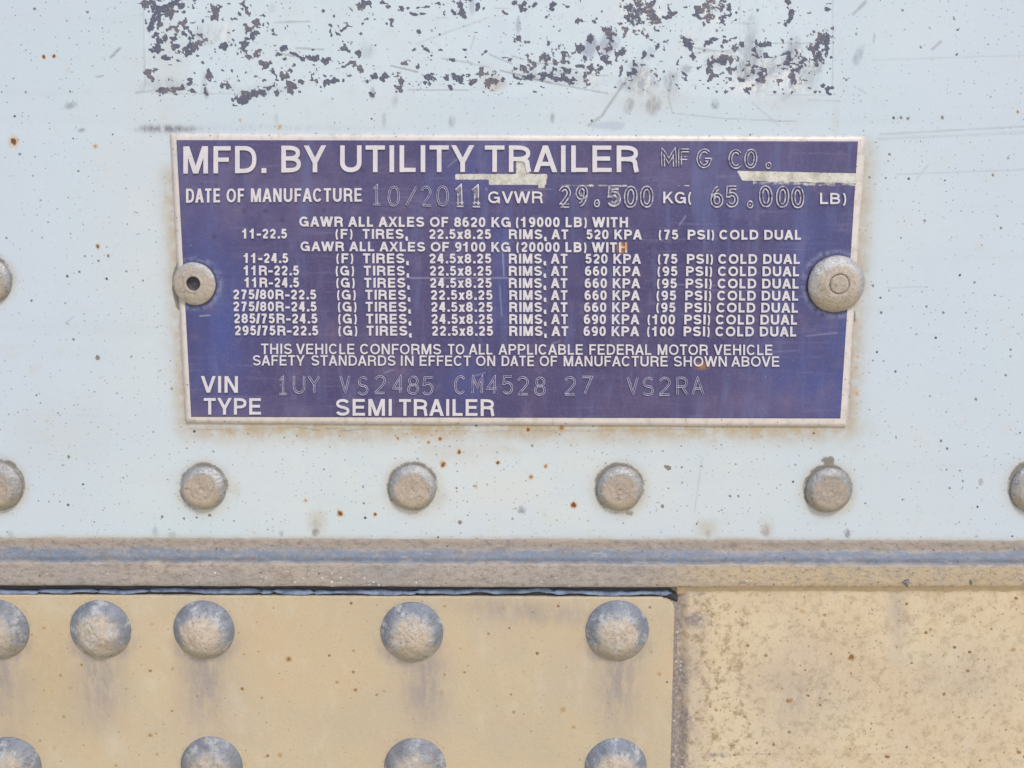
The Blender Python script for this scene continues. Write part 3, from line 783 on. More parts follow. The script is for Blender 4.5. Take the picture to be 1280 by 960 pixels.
def build_purple():
    f = Field(0, 852, 0, 346, 1.0)
    u, v = f.X / 852, f.Y / 346
    q = quad_map(PL_IN, u, v)
    X, Y = q[..., 0], q[..., 1]
    z = np.zeros_like(X)
    # lay wear in photograph coordinates
    def box(x0, x1, y0, y1, soft=2, ang=0):
        return sstep(x0 - soft, x0 + soft, X) * sstep(x1 + soft, x1 - soft, X) * sstep(y0 - soft, y0 + soft, Y) * sstep(y1 + soft, y1 - soft, Y)

    def blob(cx, cy, rx, ry):
        return np.exp(-(((X - cx) / rx) ** 2 + ((Y - cy) / ry) ** 2))
    n1 = fbm(X, Y, 10, 4, 4)
    wear = np.maximum.reduce([box(569, 684, 217.5, 224.5, 1.6), box(611, 683, 222, 231, 1.6), box(645, 662, 200, 220, 3) * .9, box(672, 682, 228, 236, 2) * .62,
                              box(565, 582, 231, 240, 3) * .0, box(921 + (Y - 213) * .55, 1072, 213.5 + (X - 922) * .022, 225.5 + (X - 922) * .022, 1.4),
                              box(940, 1072, 224 + (X - 922) * .03, 231 + (X - 922) * .025, 2) * .47, box(700, 785, 230, 234, 1.6) * .52, box(605, 612, 233, 239, 2) * .5, box(846, 862, 231, 233, 1) * .6])
    wear = np.maximum(wear, box(716, 734, 239, 248, 4) * .5)
    wear = np.maximum(wear, box(760, 776, 234, 250, 4) * .52)
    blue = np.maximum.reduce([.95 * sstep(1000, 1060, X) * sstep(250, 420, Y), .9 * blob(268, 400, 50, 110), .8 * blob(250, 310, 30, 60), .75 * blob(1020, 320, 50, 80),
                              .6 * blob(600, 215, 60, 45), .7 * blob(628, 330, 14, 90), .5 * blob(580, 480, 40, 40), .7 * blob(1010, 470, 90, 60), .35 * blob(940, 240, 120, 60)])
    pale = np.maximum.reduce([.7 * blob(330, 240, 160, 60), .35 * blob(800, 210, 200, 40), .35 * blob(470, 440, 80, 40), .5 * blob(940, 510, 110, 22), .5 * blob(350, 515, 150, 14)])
    rust = np.maximum(blob(777, 310, 6, 7) * .9, .5 * blob(877, 457, 12, 7))
    rust = np.maximum(rust, .35 * blob(328, 350, 5, 5))
    scr = np.zeros_like(X)
    for x0, y0, x1, y1, a in [(500, 347.5, 642, 347.5, .45), (560, 208, 575, 196, .3), (628, 310, 630, 345, .5), (625, 360, 627, 395, .3), (849, 282, 857, 270, .4), (650, 238, 690, 236, .2),
                              (250, 395, 262, 394, .6), (800, 300, 1000, 297, .12), (820, 355, 900, 357, .25), (690, 430, 700, 426, .3), (480, 466, 492, 462, .3), (592, 470, 606, 466, .35), (1008, 420, 1046, 416, .3), (960, 440, 1000, 438, .15)]:
        L = math.hypot(x1 - x0, y1 - y0)
        ux, uy = (x1 - x0) / L, (y1 - y0) / L
        t = np.clip((X - x0) * ux + (Y - y0) * uy, 0, L)
        dd = np.hypot(X - x0 - ux * t, Y - y0 - uy * t)
        scr = np.maximum(scr, a * sstep(1.5, .2, dd))
    halo = np.zeros_like(X)
    dirt = np.zeros_like(X)
    for cx, cy, r_ in POPS:
        dd = np.hypot(X - cx, Y - cy)
        halo = np.maximum(halo, .75 * np.exp(-((dd - r_ - 5) / 3.5) ** 2))
        dirt = np.maximum(dirt, .8 * np.exp(-((dd - r_) / 3.0) ** 2))
    for cx, cy, r_ in [(452, 212, 2.5), (305, 264, 3), (332, 264, 3), (454, 213, 2), (353, 275, 3), (446, 228, 2.5), (270, 232, 2), (268, 295, 3), (812, 309, 2.5), (405, 263, 2), (596, 213, 2)]:
        dirt = np.maximum(dirt, .9 * blob(cx, cy, r_, r_))
    zz = (fbm(X, Y, 150, 2, 40) - .5) * .5
    pts = P(X, Y, D_FIELD + zz * 0) - PLOC
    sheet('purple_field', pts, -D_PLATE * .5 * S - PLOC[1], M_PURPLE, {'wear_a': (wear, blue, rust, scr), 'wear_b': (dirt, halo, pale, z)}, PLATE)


build_purple()


# ------------------------------------------------------------------ lettering: grotesque capitals drawn as strokes of even weight
def arc(cx, cy, rx, ry, a0, a1, n=14, k=2.0):
    out = []
    for i in range(n + 1):
        a = math.radians(a0 + (a1 - a0) * i / n)
        c, s = math.cos(a), math.sin(a)
        e = 2 / k
        out.append((cx + rx * math.copysign(abs(c) ** e, c), cy + ry * math.copysign(abs(s) ** e, s)))
    return out


def bowl(y0, y1, xr, xs=.0):
    ym = (y0 + y1) / 2
    h = (y1 - y0) / 2
    rx = min(.62, xr * .7)
    return [(xs, y1)] + arc(xr - rx, ym, rx, h, 90, -90, 12, 2.4) + [(xs, y0)]


# glyph: (advance, ink left, ink right) in cap heights, strokes in the unit box.  'p' polyline, 'd' slanted bar cut level
GL = {
    'A': (.93, .02, .91, [('d', 0, 0, .5, 1), ('d', 1, 0, .5, 1), ('p', [(.2, .27), (.8, .27)])]),
    'B': (.95, .10, .88, [('p', [(0, 0), (0, 1)], 1), ('p', bowl(.525, 1, .94)), ('p', bowl(0, .525, 1.0))]),
    'C': (1.0, .06, .94, [('p', arc(.5, .5, .5, .5, 38, 322, 26, 2.15))]),
    'D': (1.0, .10, .94, [('p', [(0, 0), (0, 1)], 1), ('p', bowl(0, 1, 1))]),
    'E': (.90, .10, .85, [('p', [(0, 0), (0, 1)], 1), ('p', [(0, 1), (1.08, 1)]), ('p', [(0, .51), (1.0, .51)]), ('p', [(0, 0), (1.1, 0)])]),
    'F': (.83, .10, .80, [('p', [(0, 0), (0, 1)], 1), ('p', [(0, 1), (1.12, 1)]), ('p', [(0, .5), (.98, .5)])]),
    'G': (1.08, .06, .97, [('p', arc(.5, .5, .5, .5, 38, 345, 28, 2.15)), ('p', [(.52, .45), (1.08, .45)]), ('p', [(1.0, .45), (1.0, 0)], 2)]),
    'H': (1.0, .10, .90, [('p', [(0, 0), (0, 1)], 1), ('p', [(1, 0), (1, 1)], 1), ('p', [(0, .52), (1, .52)])]),
    'I': (.39, .11, .28, [('p', [(.5, 0), (.5, 1)], 1)]),
    'K': (.96, .10, .95, [('p', [(0, 0), (0, 1)], 1), ('d', 0, .30, .86, 1), ('d', .98, 0, .34, .60)]),
    'L': (.79, .10, .75, [('p', [(0, 0), (0, 1)], 1), ('p', [(0, 0), (1.12, 0)])]),
    'M': (1.16, .10, 1.06, [('p', [(0, 0), (0, 1)], 1), ('p', [(1, 0), (1, 1)], 1), ('d', .5, 0, .04, 1), ('d', .5, 0, .96, 1)]),
    'N': (1.0, .10, .90, [('p', [(0, 0), (0, 1)], 1), ('p', [(1, 0), (1, 1)], 1), ('d', .98, 0, .02, 1)]),
    'O': (1.08, .06, 1.02, [('p', arc(.5, .5, .5, .5, 0, 360, 32, 2.15))]),
    'P': (.92, .10, .87, [('p', [(0, 0), (0, 1)], 1), ('p', bowl(.45, 1, 1))]),
    'R': (1.0, .10, .93, [('p', [(0, 0), (0, 1)], 1), ('p', bowl(.485, 1, .97)), ('p', [(.45, .485)] + arc(.58, .30, .34, .185, 90, 10, 6) + [(.95, .12), (1.02, 0)], 3)]),
    'S': (.93, .06, .87, [('p', arc(.5, .755, .47, .245, 18, 200, 14, 2.1) + arc(.5, .51, .2, .06, 215, 250, 2)[:0] + [(.13, .60), (.35, .525), (.65, .475), (.87, .40)] + arc(.5, .245, .5, .245, 20, -165, 14, 2.1))]),
    'T': (.85, .03, .82, [('p', [(-.1, 1), (1.1, 1)]), ('p', [(.5, 0), (.5, 1)], 1)]),
    'U': (1.0, .09, .91, [('p', [(0, 1), (0, .36)] + arc(.5, .34, .5, .34, 180, 360, 16, 2.2) + [(1, .36), (1, 1)], 4)]),
    'V': (.93, .02, .91, [('d', .5, 0, 0, 1), ('d', .5, 0, 1, 1)]),
    'W': (1.31, .02, 1.29, [('d', .25, 0, 0, 1), ('d', .25, 0, .5, 1), ('d', .75, 0, .5, 1), ('d', .75, 0, 1, 1)]),
    'X': (.93, .02, .91, [('d', 0, 0, .97, 1), ('d', 1, 0, .03, 1)]),
    'Y': (.93, .02, .91, [('d', .5, .36, 0, 1), ('d', .5, .36, 1, 1), ('p', [(.5, 0), (.5, .45)], 1)]),
    '0': (.77, .06, .71, [('p', arc(.5, .5, .5, .5, 0, 360, 28, 2.3))]),
    '1': (.77, .04, .52, [('p', [(1, 0), (1, 1)], 1), ('p', [(-.28, .74), (.35, .78), (.85, .96)], 6)]),
    '2': (.77, .05, .71, [('p', arc(.5, .71, .48, .29, 172, -22, 14) + [(.70, .44), (.30, .22), (.06, 0)]), ('p', [(-.02, 0), (1.12, 0)])]),
    '3': (.77, .05, .71, [('p', arc(.5, .75, .44, .25, 160, -85, 12)), ('p', arc(.5, .26, .48, .26, 85, -160, 12))]),
    '4': (.77, .04, .73, [('p', [(.76, 0), (.76, 1)], 1), ('d', .0, .24, .66, 1), ('p', [(-.05, .25), (1.12, .25)])]),
    '5': (.77, .05, .71, [('p', [(1.02, 1), (.2, 1), (.08, .47)]), ('p', [(.06, .48)] + arc(.49, .31, .50, .31, 128, -160, 16))]),
    '6': (.77, .06, .71, [('p', arc(.5, .30, .49, .30, 0, 360, 22)), ('p', arc(.56, .5, .56, .5, 186, 62, 14, 2.2))]),
    '7': (.77, .06, .71, [('p', [(-.08, 1), (1.1, 1)]), ('p', [(1.0, 1), (.62, .55), (.36, 0)], 2)]),
    '8': (.77, .05, .72, [('p', arc(.5, .765, .44, .235, 0, 360, 22)), ('p', arc(.5, .265, .5, .265, 0, 360, 22))]),
    '9': (.77, .06, .71, [('p', arc(.5, .70, .49, .30, 0, 360, 22)), ('p', arc(.44, .5, .56, .5, 6, -118, 14, 2.2))]),
    '.': (.39, .12, .28, [('p', [(.5, .0), (.5, .02)], 5)]),
    ',': (.39, .10, .30, [('p', [(.5, .0), (.5, .02)], 5), ('d', -.6, -.19, .9, .06)]),
    '-': (.56, .03, .53, [('p', [(-.35, .38), (1.35, .38)])]),
    '/': (.39, -.02, .40, [('d', 0, -.02, 1, 1.02)]),
    '(': (.46, .05, .45, [('p', arc(1.0, .42, 1.0, .70, 112, 248, 12), 6)]),
    ')': (.46, .01, .41, [('p', arc(0, .42, 1.0, .70, 68, -68, 12), 6)]),
    'x': (.69, .02, .67, [('d', .02, 0, .96, .74), ('d', .98, 0, .04, .74)]),
    ' ': (.39, 0, 0, []),
}


def ribbon(pts, t):
    """left and right edges of a stroke of width t along pts, mitred"""
    p = np.array(pts, float)
    keep = [0]
    for i in range(1, len(p)):
        if np.hypot(*(p[i] - p[keep[-1]])) > 1e-3:
            keep.append(i)
    p = p[keep]
    closed = np.hypot(*(p[0] - p[-1])) < .05 and len(p) > 4
    n = len(p)
    nr = np.zeros_like(p)
    for i in range(n):
        if closed:
            pp = p[n - 2] if i in (0, n - 1) else p[i - 1]
            pn = p[1] if i in (0, n - 1) else p[i + 1]
        else:
            pp, pn = p[max(i - 1, 0)], p[min(i + 1, n - 1)]
        a = (p[i] - pp) if np.hypot(*(p[i] - pp)) > 1e-6 else (pn - p[i])
        b = (pn - p[i]) if np.hypot(*(pn - p[i])) > 1e-6 else a
        a = a / np.hypot(*a)
        b = b / np.hypot(*b)
        na, nb = np.array([-a[1], a[0]]), np.array([-b[1], b[0]])
        m = na + nb
        m = m / max(np.hypot(*m), .3)
        nr[i] = m / max(np.dot(m, na), .5)
    return p + nr * t / 2, p - nr * t / 2, closed


def text_geo(segs):
    """segs: (text, x0, x1, baseline0, baseline1, cap, stroke) -> verts (px, py, d) and faces"""
    V, F = [], []
    step = [0]

    def strip(L, R, closed, top):
        b = len(V)
        n = len(L)
        ch = .45
        for i in range(n):
            mid = (L[i] + R[i]) / 2
            l2, r2 = L[i] + (mid - L[i]) * .07, R[i] + (mid - R[i]) * .07
            V.extend([(L[i][0], L[i][1], D_FIELD - .3), (l2[0], l2[1], top), (r2[0], r2[1], top), (R[i][0], R[i][1], D_FIELD - .3)])
        for i in range(n - 1):
            a, c = b + 4 * i, b + 4 * i + 4
            for k in range(3):
                F.append((a + k, c + k, c + k + 1, a + k + 1))
        if not closed:
            e = b + 4 * (n - 1)
            F.append((b, b + 1, b + 2, b + 3))
            F.append((e + 3, e + 2, e + 1, e))

    for txt, x0, x1, b0, b1, cap, tk in segs:
        t = tk * 1.16 * cap
        cx = 0
        lo, hi = 1e9, -1e9
        for c in txt:
            adv, l, r, st = GL[c]
            if st:
                lo = min(lo, cx + l)
                hi = max(hi, cx + r)
            cx += adv
        k = (x1 - x0) / (hi - lo)
        cx = 0
        for c in txt:
            adv, l, r, st = GL[c]
            gx0 = x0 + (cx + l - lo) * k
            gx1 = x0 + (cx + r - lo) * k
            cx += adv

            def base(x):
                return b0 + (b1 - b0) * (x - x0) / max(x1 - x0, 1)

            def mp(q):
                x = gx0 + t / 2 + q[0] * max(gx1 - gx0 - t, .01)
                y = base(x) - (t / 2 * .92 + q[1] * (cap - t * .92))
                return (x, y)
            for s in st:
                step[0] += 1
                top = D_TEXT + .012 * (step[0] % 7)
                if s[0] == 'd':
                    _, ax, ay, bx, by = s
                    wd = t * 1.10
                    # slanted bars: horizontal width grows with the slant
                    xa = gx0 + wd / 2 + ax * (gx1 - gx0 - wd)
                    xb = gx0 + wd / 2 + bx * (gx1 - gx0 - wd)
                    ya, yb = base(xa) - ay * cap, base(xb) - by * cap
                    hw = wd / 2
                    strip(np.array([(xa - hw, ya), (xb - hw, yb)]), np.array([(xa + hw, ya), (xb + hw, yb)]), False, top)
                else:
                    pts = [mp(q) for q in s[1]]
                    md = s[2] if len(s) > 2 else 0
                    tt = t * .9
                    if md in (1, 3, 4, 2, 5):
                        tt = t if md != 3 else t * .98
                    if md == 1:      # stems run the full cap height
                        for i in (0, -1):
                            x, y = pts[i]
                            if abs(s[1][i][1]) < 1e-6:
                                pts[i] = (x, base(x))
                            if abs(s[1][i][1] - 1) < 1e-6:
                                pts[i] = (x, base(x) - cap)
                    if md in (2, 3):
                        x, y = pts[-1]
                        pts[-1] = (x, base(x))
                    if md == 4:
                        for i in (0, -1):
                            x, y = pts[i]
                            pts[i] = (x, base(x) - cap)
                    if md == 6:
                        tt = t * .74
                    if md == 5:
                        x = pts[0][0]
                        pts = [(x, base(x)), (x, base(x) - t)]
                        tt = t * 1.05
                    L, R, cl = ribbon(pts, tt)
                    strip(L, R, cl, top)
    return np.array(V), F


def lettering(name, segs):
    V, F = text_geo(segs)
    W = P(V[:, 0], V[:, 1], V[:, 2]) - PLOC
    # faces all seen from the front
    G = []
    for f in F:
        a, b, c = W[f[0]], W[f[1]], W[f[2]]
        G.append(f)
    o = mesh_obj(name, W, G, M_LETTER, PLATE)
    import bmesh
    bm = bmesh.new()
    bm.from_mesh(o.data)
    bmesh.ops.recalc_face_normals(bm, faces=bm.faces)
    bm.to_mesh(o.data)
    bm.free()
    return o


lettering('lettering', [('MFD.', 229, 332, 217, 216.2, 34, .155), ('BY', 351.5, 408, 215.6, 215.2, 33.5, .155), ('UTILITY', 425, 593, 215.2, 215, 33.5, .155), ('TRAILER', 605, 798.5, 215, 215.2, 33.3, .155)])
lettering('lettering', [('DATE', 232.5, 276, 253.4, 253, 17.6, .155), ('OF', 283, 306, 253, 252.8, 17.3, .155), ('MANUFACTURE', 313.5, 453, 252.6, 252, 17, .155)])
lettering('lettering', [('GVWR', 610, 678.5, 254, 254, 14.8, .16)])
lettering('lettering', [('KG(', 829, 866, 254, 254.3, 14.4, .165)])
lettering('lettering', [('LB)', 1025, 1058, 255, 255.3, 14, .165)])
TB = .205
lettering('lettering', [('GAWR ALL AXLES OF', 374, 561, 283.2, 283.8, 12.6, TB), ('8620 KG', 567.5, 638.5, 284, 284, 12.6, TB), ('(19000 LB) WITH', 644.5, 785, 284, 284.2, 12.8, TB)])
lettering('lettering', [('GAWR ALL AXLES OF', 375.5, 562, 313.8, 314.6, 12, TB), ('9100 KG', 568.5, 638, 314.7, 315, 12.3, TB), ('(20000 LB) WITH', 645, 784, 315, 315.6, 12.6, TB)])
ROWS = [  # size, x0, x1, left baseline, right baseline, grade, grade x, tires x, dims, dims x, rims x, kpa, kpa x, psi, psi x, PSI) x, COLD DUAL x
    ('11-22.5', 302, 359, 298.2, 299.6, '(F)', 419, 441, 452.5, 509.5, '22.5x8.25', 536, 614, 636, 711, '520 KPA', 732.5, 802.5, '(75', 823, 848, 859.5, 893, 899, 1002),
    ('11-24.5', 304, 360.5, 328.8, 329.9, '(F)', 420, 442, 453, 510.5, '24.5x8.25', 536.2, 614.3, 636, 710, '520 KPA', 731.3, 801.3, '(75', 822, 847, 858.5, 891.5, 897.7, 1000.5),
    ('11R-22.5', 304, 374, 344.2, 345.3, '(G)', 419.2, 443, 454, 511, '22.5x8.25', 536.7, 614.7, 636, 710, '660 KPA', 731, 800.7, '(95', 821.5, 847, 857.5, 890.5, 897.3, 999.5),
    ('11R-24.5', 305, 374, 359.2, 360.6, '(G)', 420, 443.7, 454.5, 511.7, '24.5x8.25', 537, 614.8, 636, 710, '660 KPA', 730.7, 800.3, '(95', 820.8, 846.3, 857, 890, 896.8, 999),
    ('275/80R-22.5', 291, 395.5, 374.2, 375.7, '(G)', 421, 445, 456, 512.5, '22.5x8.25', 538, 615.8, 636.5, 710, '660 KPA', 730.5, 800, '(95', 820.3, 845.4, 856.5, 889.5, 896.3, 998.5),
    ('275/80R-24.5', 291, 396, 389.2, 390.7, '(G)', 422, 446, 456.3, 513, '24.5x8.25', 538.5, 616, 636.5, 710, '660 KPA', 730, 799.5, '(95', 820, 844.6, 856, 889, 895.5, 998),
    ('285/75R-24.5', 292, 397, 404.2, 405.7, '(G)', 422.4, 446.4, 457, 513.4, '24.5x8.25', 538.8, 616.2, 636.5, 710.5, '690 KPA', 729.6, 799.2, '(100', 809, 844, 855.3, 888, 894.6, 997),
    ('295/75R-22.5', 293, 398, 419.2, 420.5, '(G)', 422.6, 447, 457.5, 514, '22.5x8.25', 539.3, 616.5, 636.5, 711, '690 KPA', 729.3, 799, '(100', 808.5, 843, 854.5, 887.5, 894, 996)]
for (a, x0, x1, bl, br, g, g0, g1, t0, t1, dm, d0, d1, r0, r1, kp, k0, k1, ps, p0, p1, q0, q1, c0, c1) in ROWS:
    bb = lambda x: bl + (br - bl) * (x - 330) / 600
    H = 12.3
    lettering('lettering', [(s, u0, u1, bb(u0), bb(u1), H, TB) for s, u0, u1 in
                            [(a, x0, x1), (g, g0, g1), ('TIRES,', t0, t1), (dm, d0, d1), ('RIMS, AT', r0, r1), (kp, k0, k1), (ps, p0, p1), ('PSI)', q0, q1), ('COLD DUAL', c0, c1)]])
bb = lambda x: 442.6 + (x - 326) * .0021
lettering('lettering', [(s, a, b, bb(a), bb(b), 13.1, .152) for s, a, b in
                          [('THIS', 326, 365), ('VEHICLE', 370, 443.5), ('CONFORMS', 450, 551.5), ('TO', 559.5, 580.5), ('ALL', 586, 616), ('APPLICABLE', 623, 729), ('FEDERAL', 736.7, 814.5), ('MOTOR', 822, 885), ('VEHICLE', 892, 966)]])
bc = lambda x: 456.8 + (x - 316) * .0024
lettering('lettering', [(s, a, b, bc(a), bc(b), 12.9, .152) for s, a, b in
                          [('SAFETY', 316, 381), ('STANDARDS', 389, 494.5), ('IN', 501, 517), ('EFFECT', 524.5, 589), ('ON', 595, 619), ('DATE', 627, 668), ('OF', 674.5, 697), ('MANUFACTURE', 704.5, 835), ('SHOWN', 842, 908.5), ('ABOVE', 914, 974.5)]])
lettering('lettering', [('VIN', 251, 297.5, 490.7, 490.9, 20.7, .165)])
lettering('lettering', [('TYPE', 254, 327, 518.2, 518.3, 20.7, .165), ('SEMI', 419.5, 489.5, 519.6, 519.8, 21, .165), ('TRAILER', 498, 618, 519.8, 520, 21, .165)])

# ------------------------------------------------------------------ characters punched in by hand
full = arc(.5, .5, .46, .5, 90, 450, 26, 2.2)
ST = {
    '0': [full], 'O': [full],
    '1': [[(.12, .82), (.5, 1), (.5, 0)], [(.08, 0), (.92, 0)]],
    '2': [arc(.5, .72, .42, .28, 165, -25, 12) + [(.6, .36), (.08, 0)], [(.05, 0), (.95, 0)]],
    '4': [[(.74, 0), (.74, 1), (.04, .28), (.98, .28)]],
    '5': [[(.92, 1), (.18, 1), (.12, .56)] + arc(.48, .32, .44, .32, 130, -150, 14)],
    '6': [arc(.5, .3, .42, .3, 0, 360, 18), arc(.7, .3, .62, .7, 180, 95, 8)],
    '7': [[(.05, 1), (.95, 1), (.36, 0)]],
    '8': [arc(.5, .75, .36, .25, -90, 270, 18), arc(.5, .26, .44, .26, 90, 450, 18)],
    '9': [arc(.5, .7, .42, .3, 0, 360, 18), arc(.3, .7, .62, .7, 0, -85, 8)],
    '/': [[(0, -.05), (1, 1.0)]],
    '.': [arc(.5, .1, .34, .1, 0, 360, 10)],
    'M': [[(.04, 0), (.04, 1), (.5, .35), (.96, 1), (.96, 0)]],
    'F': [[(.1, 0), (.1, 1), (.98, 1)], [(.1, .52), (.8, .52)]],
    'G': [arc(.5, .5, .46, .5, 48, 320, 20) + [(.95, .42), (.55, .42)]],
    'C': [arc(.5, .5, .48, .5, 42, 318, 20)],
    'U': [[(.05, 1), (.05, .35)] + arc(.5, .32, .45, .32, 180, 360, 12) + [(.95, 1)]],
    'Y': [[(.02, 1), (.5, .5), (.98, 1)], [(.5, .5), (.5, 0)]],
    'V': [[(.02, 1), (.5, 0), (.98, 1)]],
    'S': [arc(.5, .75, .42, .25, 25, 260, 12) + arc(.5, .25, .44, .25, 80, -155, 12)],
    'R': [[(.08, 0), (.08, 1), (.55, 1)] + arc(.55, .74, .38, .26, 90, -90, 10) + [(.08, .48)], [(.5, .48), (.97, 0)]],
    'A': [[(.02, 0), (.5, 1), (.98, 0)], [(.2, .36), (.8, .36)]],
}


def stamped(name, chars, base, cap, mats, style_w):
    """chars: (char, x0, x1[, fill]) ; two raised lips with a groove between them"""
    V, F, FM = [], [], []
    rr = random.Random(len(chars) * 7 + int(base(600)))
    for it in chars:
        c, x0, x1 = it[:3]
        fill = len(it) > 3
        jx, jy, tilt = rr.uniform(-.6, .6), rr.uniform(-1.0, 1.0), rr.uniform(-.05, .05)
        wd = style_w * (1.15 if fill else 1)
        for s in ST[c]:
            pts = []
            for q in s:
                x = x0 + wd / 2 + q[0] * (x1 - x0 - wd)
                y = base(x) - wd / 2 - q[1] * (cap - wd) + jy
                pts.append((x + jx + tilt * (base(x) - y), y))
            # subdivide long runs and let the hand punch wander a little
            fine = []
            for a, b in zip(pts[:-1], pts[1:]):
                m = max(1, int(math.hypot(b[0] - a[0], b[1] - a[1]) / 4))
                fine += [(a[0] + (b[0] - a[0]) * i / m, a[1] + (b[1] - a[1]) * i / m) for i in range(m)]
            fine.append(pts[-1])
            L, R, cl = ribbon(fine, 1)
            mid = (L + R) / 2
            nv = L - R
            b = len(V)
            lip = .95 + .4 * rr.random()
            prof = [(-.60, -.3), (-.47, lip), (-.19, lip * .75), (-.12, .15), (.12, .15), (.19, lip * .75), (.47, lip), (.60, -.3)]
            for i in range(len(mid)):
                for o_, h_ in prof:
                    p = mid[i] + nv[i] * o_ * wd
                    V.append((p[0], p[1], D_FIELD + h_))
            k = len(prof)
            for i in range(len(mid) - 1):
                for j in range(k - 1):
                    F.append((b + i * k + j, b + (i + 1) * k + j, b + (i + 1) * k + j + 1, b + i * k + j + 1))
                    FM.append((1, 0, 1, 2 if fill else 1, 1, 0, 1)[j])  # outer lip slopes get the dark material as a painted shadow
    V = np.array(V)
    W = P(V[:, 0], V[:, 1], V[:, 2]) - PLOC
    o = mesh_obj(name, W, F, None, PLATE, True, mats, FM)
    import bmesh
    bm = bmesh.new()
    bm.from_mesh(o.data)
    bmesh.ops.recalc_face_normals(bm, faces=bm.faces)
    bm.to_mesh(o.data)
    bm.free()
    return o


MS = [M_RIM, M_GROOVE_SHADE, M_FILL]
stamped('stamped_lettering', [('1', 464, 478), ('0', 483.5, 500), ('/', 506, 522), ('2', 525, 541), ('0', 545, 562)], lambda x: 257.5 + (x - 464) * .01, 26, [M_RIMTHIN, M_GROOVE_SHADE, M_FILL], 3.2)
stamped('stamped_lettering', [('1', 567, 584, 1), ('1', 587, 605, 1)], lambda x: 259, 27.5, MS, 6.0)
stamped('stamped_lettering', [('2', 697, 715), ('9', 717, 735), ('.', 742, 751), ('5', 757, 777, 1), ('0', 779, 797.5), ('0', 799.5, 818)], lambda x: 259.5, 28, MS, 6.0)
stamped('stamped_lettering', [('6', 886, 905), ('5', 906, 925), ('.', 933, 943), ('0', 949, 967.5), ('0', 968.5, 986.5), ('0', 988.5, 1006.5)], lambda x: 260, 28, MS, 6.0)
stamped('stamped_lettering', [('M', 826, 847), ('F', 846, 864), ('G', 869, 890), ('C', 910.5, 930), ('O', 929.5, 947), ('.', 956, 965.5)], lambda x: 210 + (x - 830) * .012, 25, [M_RIM, M_GROOVE_SHADE, M_FILL], 5.2)
VINC = [('1', 346, 361), ('U', 365, 382), ('Y', 384, 401), ('V', 424, 438.5), ('S', 446, 461.5), ('2', 466, 483), ('4', 489, 504.5), ('8', 508, 525), ('5', 526.5, 543), ('C', 567, 583.5), ('M', 588.5, 604), ('4', 607, 622.5), ('5', 627, 643), ('2', 645, 662), ('8', 666, 682.5),
        ('2', 704, 721), ('7', 725, 741.5), ('V', 783, 799), ('S', 802, 818.5), ('2', 822, 839.5), ('R', 844.5, 861.5), ('A', 863.5, 880.5)]
stamped('stamped_lettering', VINC, lambda x: 493 + (x - 346) * .003, 24, [M_RIMTHIN, M_GROOVE_SHADE, M_FILL], 3.0)


# ------------------------------------------------------------------ rivets
def lathe(name, prof, cx, cy, d0, mat, seed=0, seg=72, rough=.0, parent=None, cat=None, lopsided=.0):
    """prof: (radius, height) in pixels from the rim inwards; the object sits at the foot of its axis"""
    c = P(cx, cy, d0)
    rs = np.random.RandomState(seed)
    a = np.linspace(0, 2 * math.pi, seg, endpoint=False)
    R = np.array([p[0] for p in prof])
    H = np.array([p[1] for p in prof])
    A, RR = np.meshgrid(a, R)
    _, HH = np.meshgrid(a, H)
    ox, oy = rs.rand(2) * 300
    x = RR * np.cos(A)
    z = RR * np.sin(A)
    nz = fbm(x + ox, z + oy, 14, 3, seed % 40) - .5
    top = sstep(0, max(H) * .5 + .01, HH)
    HH = HH + nz * rough * top + lopsided * (x / R.max()) * top
    wob = 1 + .018 * (vnoise(np.cos(A) * 2 + ox, np.sin(A) * 2 + oy, seed) - .5)
    x, z = x * wob, z * wob
    V = np.stack([x * S, -HH * S, z * S], -1).reshape(-1, 3)
    n, m = RR.shape
    ii = np.arange(n * m).reshape(n, m)
    F = np.stack([ii[:-1], np.roll(ii, -1, 1)[:-1], np.roll(ii, -1, 1)[1:], ii[1:]], -1).reshape(-1, 4).tolist()
    if R[-1] > 0:
        F.append(list(ii[-1]))
    o = mesh_obj(name, V, F, mat, None, True)
    if parent:
        o.parent = parent
        o.location = Vector(c) - parent.location
    else:
        o.location = c
    return o


def foot(cx, cy, H, d0, k=.35):
    """the outline of a tall head leans with the view: give its foot so that the outline lands right"""
    return cx, cy


flat_labels = ['grey flat rivet cut by the left edge of the photo below the plate', 'dusty flat rivet below the left end of the data plate', 'flat rivet with a dark upper rim second from left below the plate',
               'tan flat rivet third from left below the data plate', 'flat rivet with dirt above it under the right end of the plate', 'flat rivet cut by the right edge of the photo']
for i, (cx, cy, r_) in enumerate(FLAT):
    k = r_ / 30
    prof = [(29.8 * k, -1), (29.9 * k, 2.0), (29.2 * k, 3.6), (28 * k, 5.0), (26 * k, 6.8), (23.5 * k, 8.4), (21.8 * k, 9.1), (20.5 * k, 9.4), (17 * k, 9.5), (15.6 * k, 9.2), (14 * k, 9.5), (9 * k, 9.6), (8 * k, 9.3), (6.5 * k, 9.6), (3 * k, 9.7), (1.5 * k, 9.0), (.4, 8.8)]
    o = lathe('flat_rivet', prof, cx, cy - .9, 0, M_FLAT, 11 + i, 72, 2.2, lopsided=random.Random(i + 30).uniform(-1, 1))
    tag(o, flat_labels[i], 'rivet', 'flat rivets in the row below the plate')
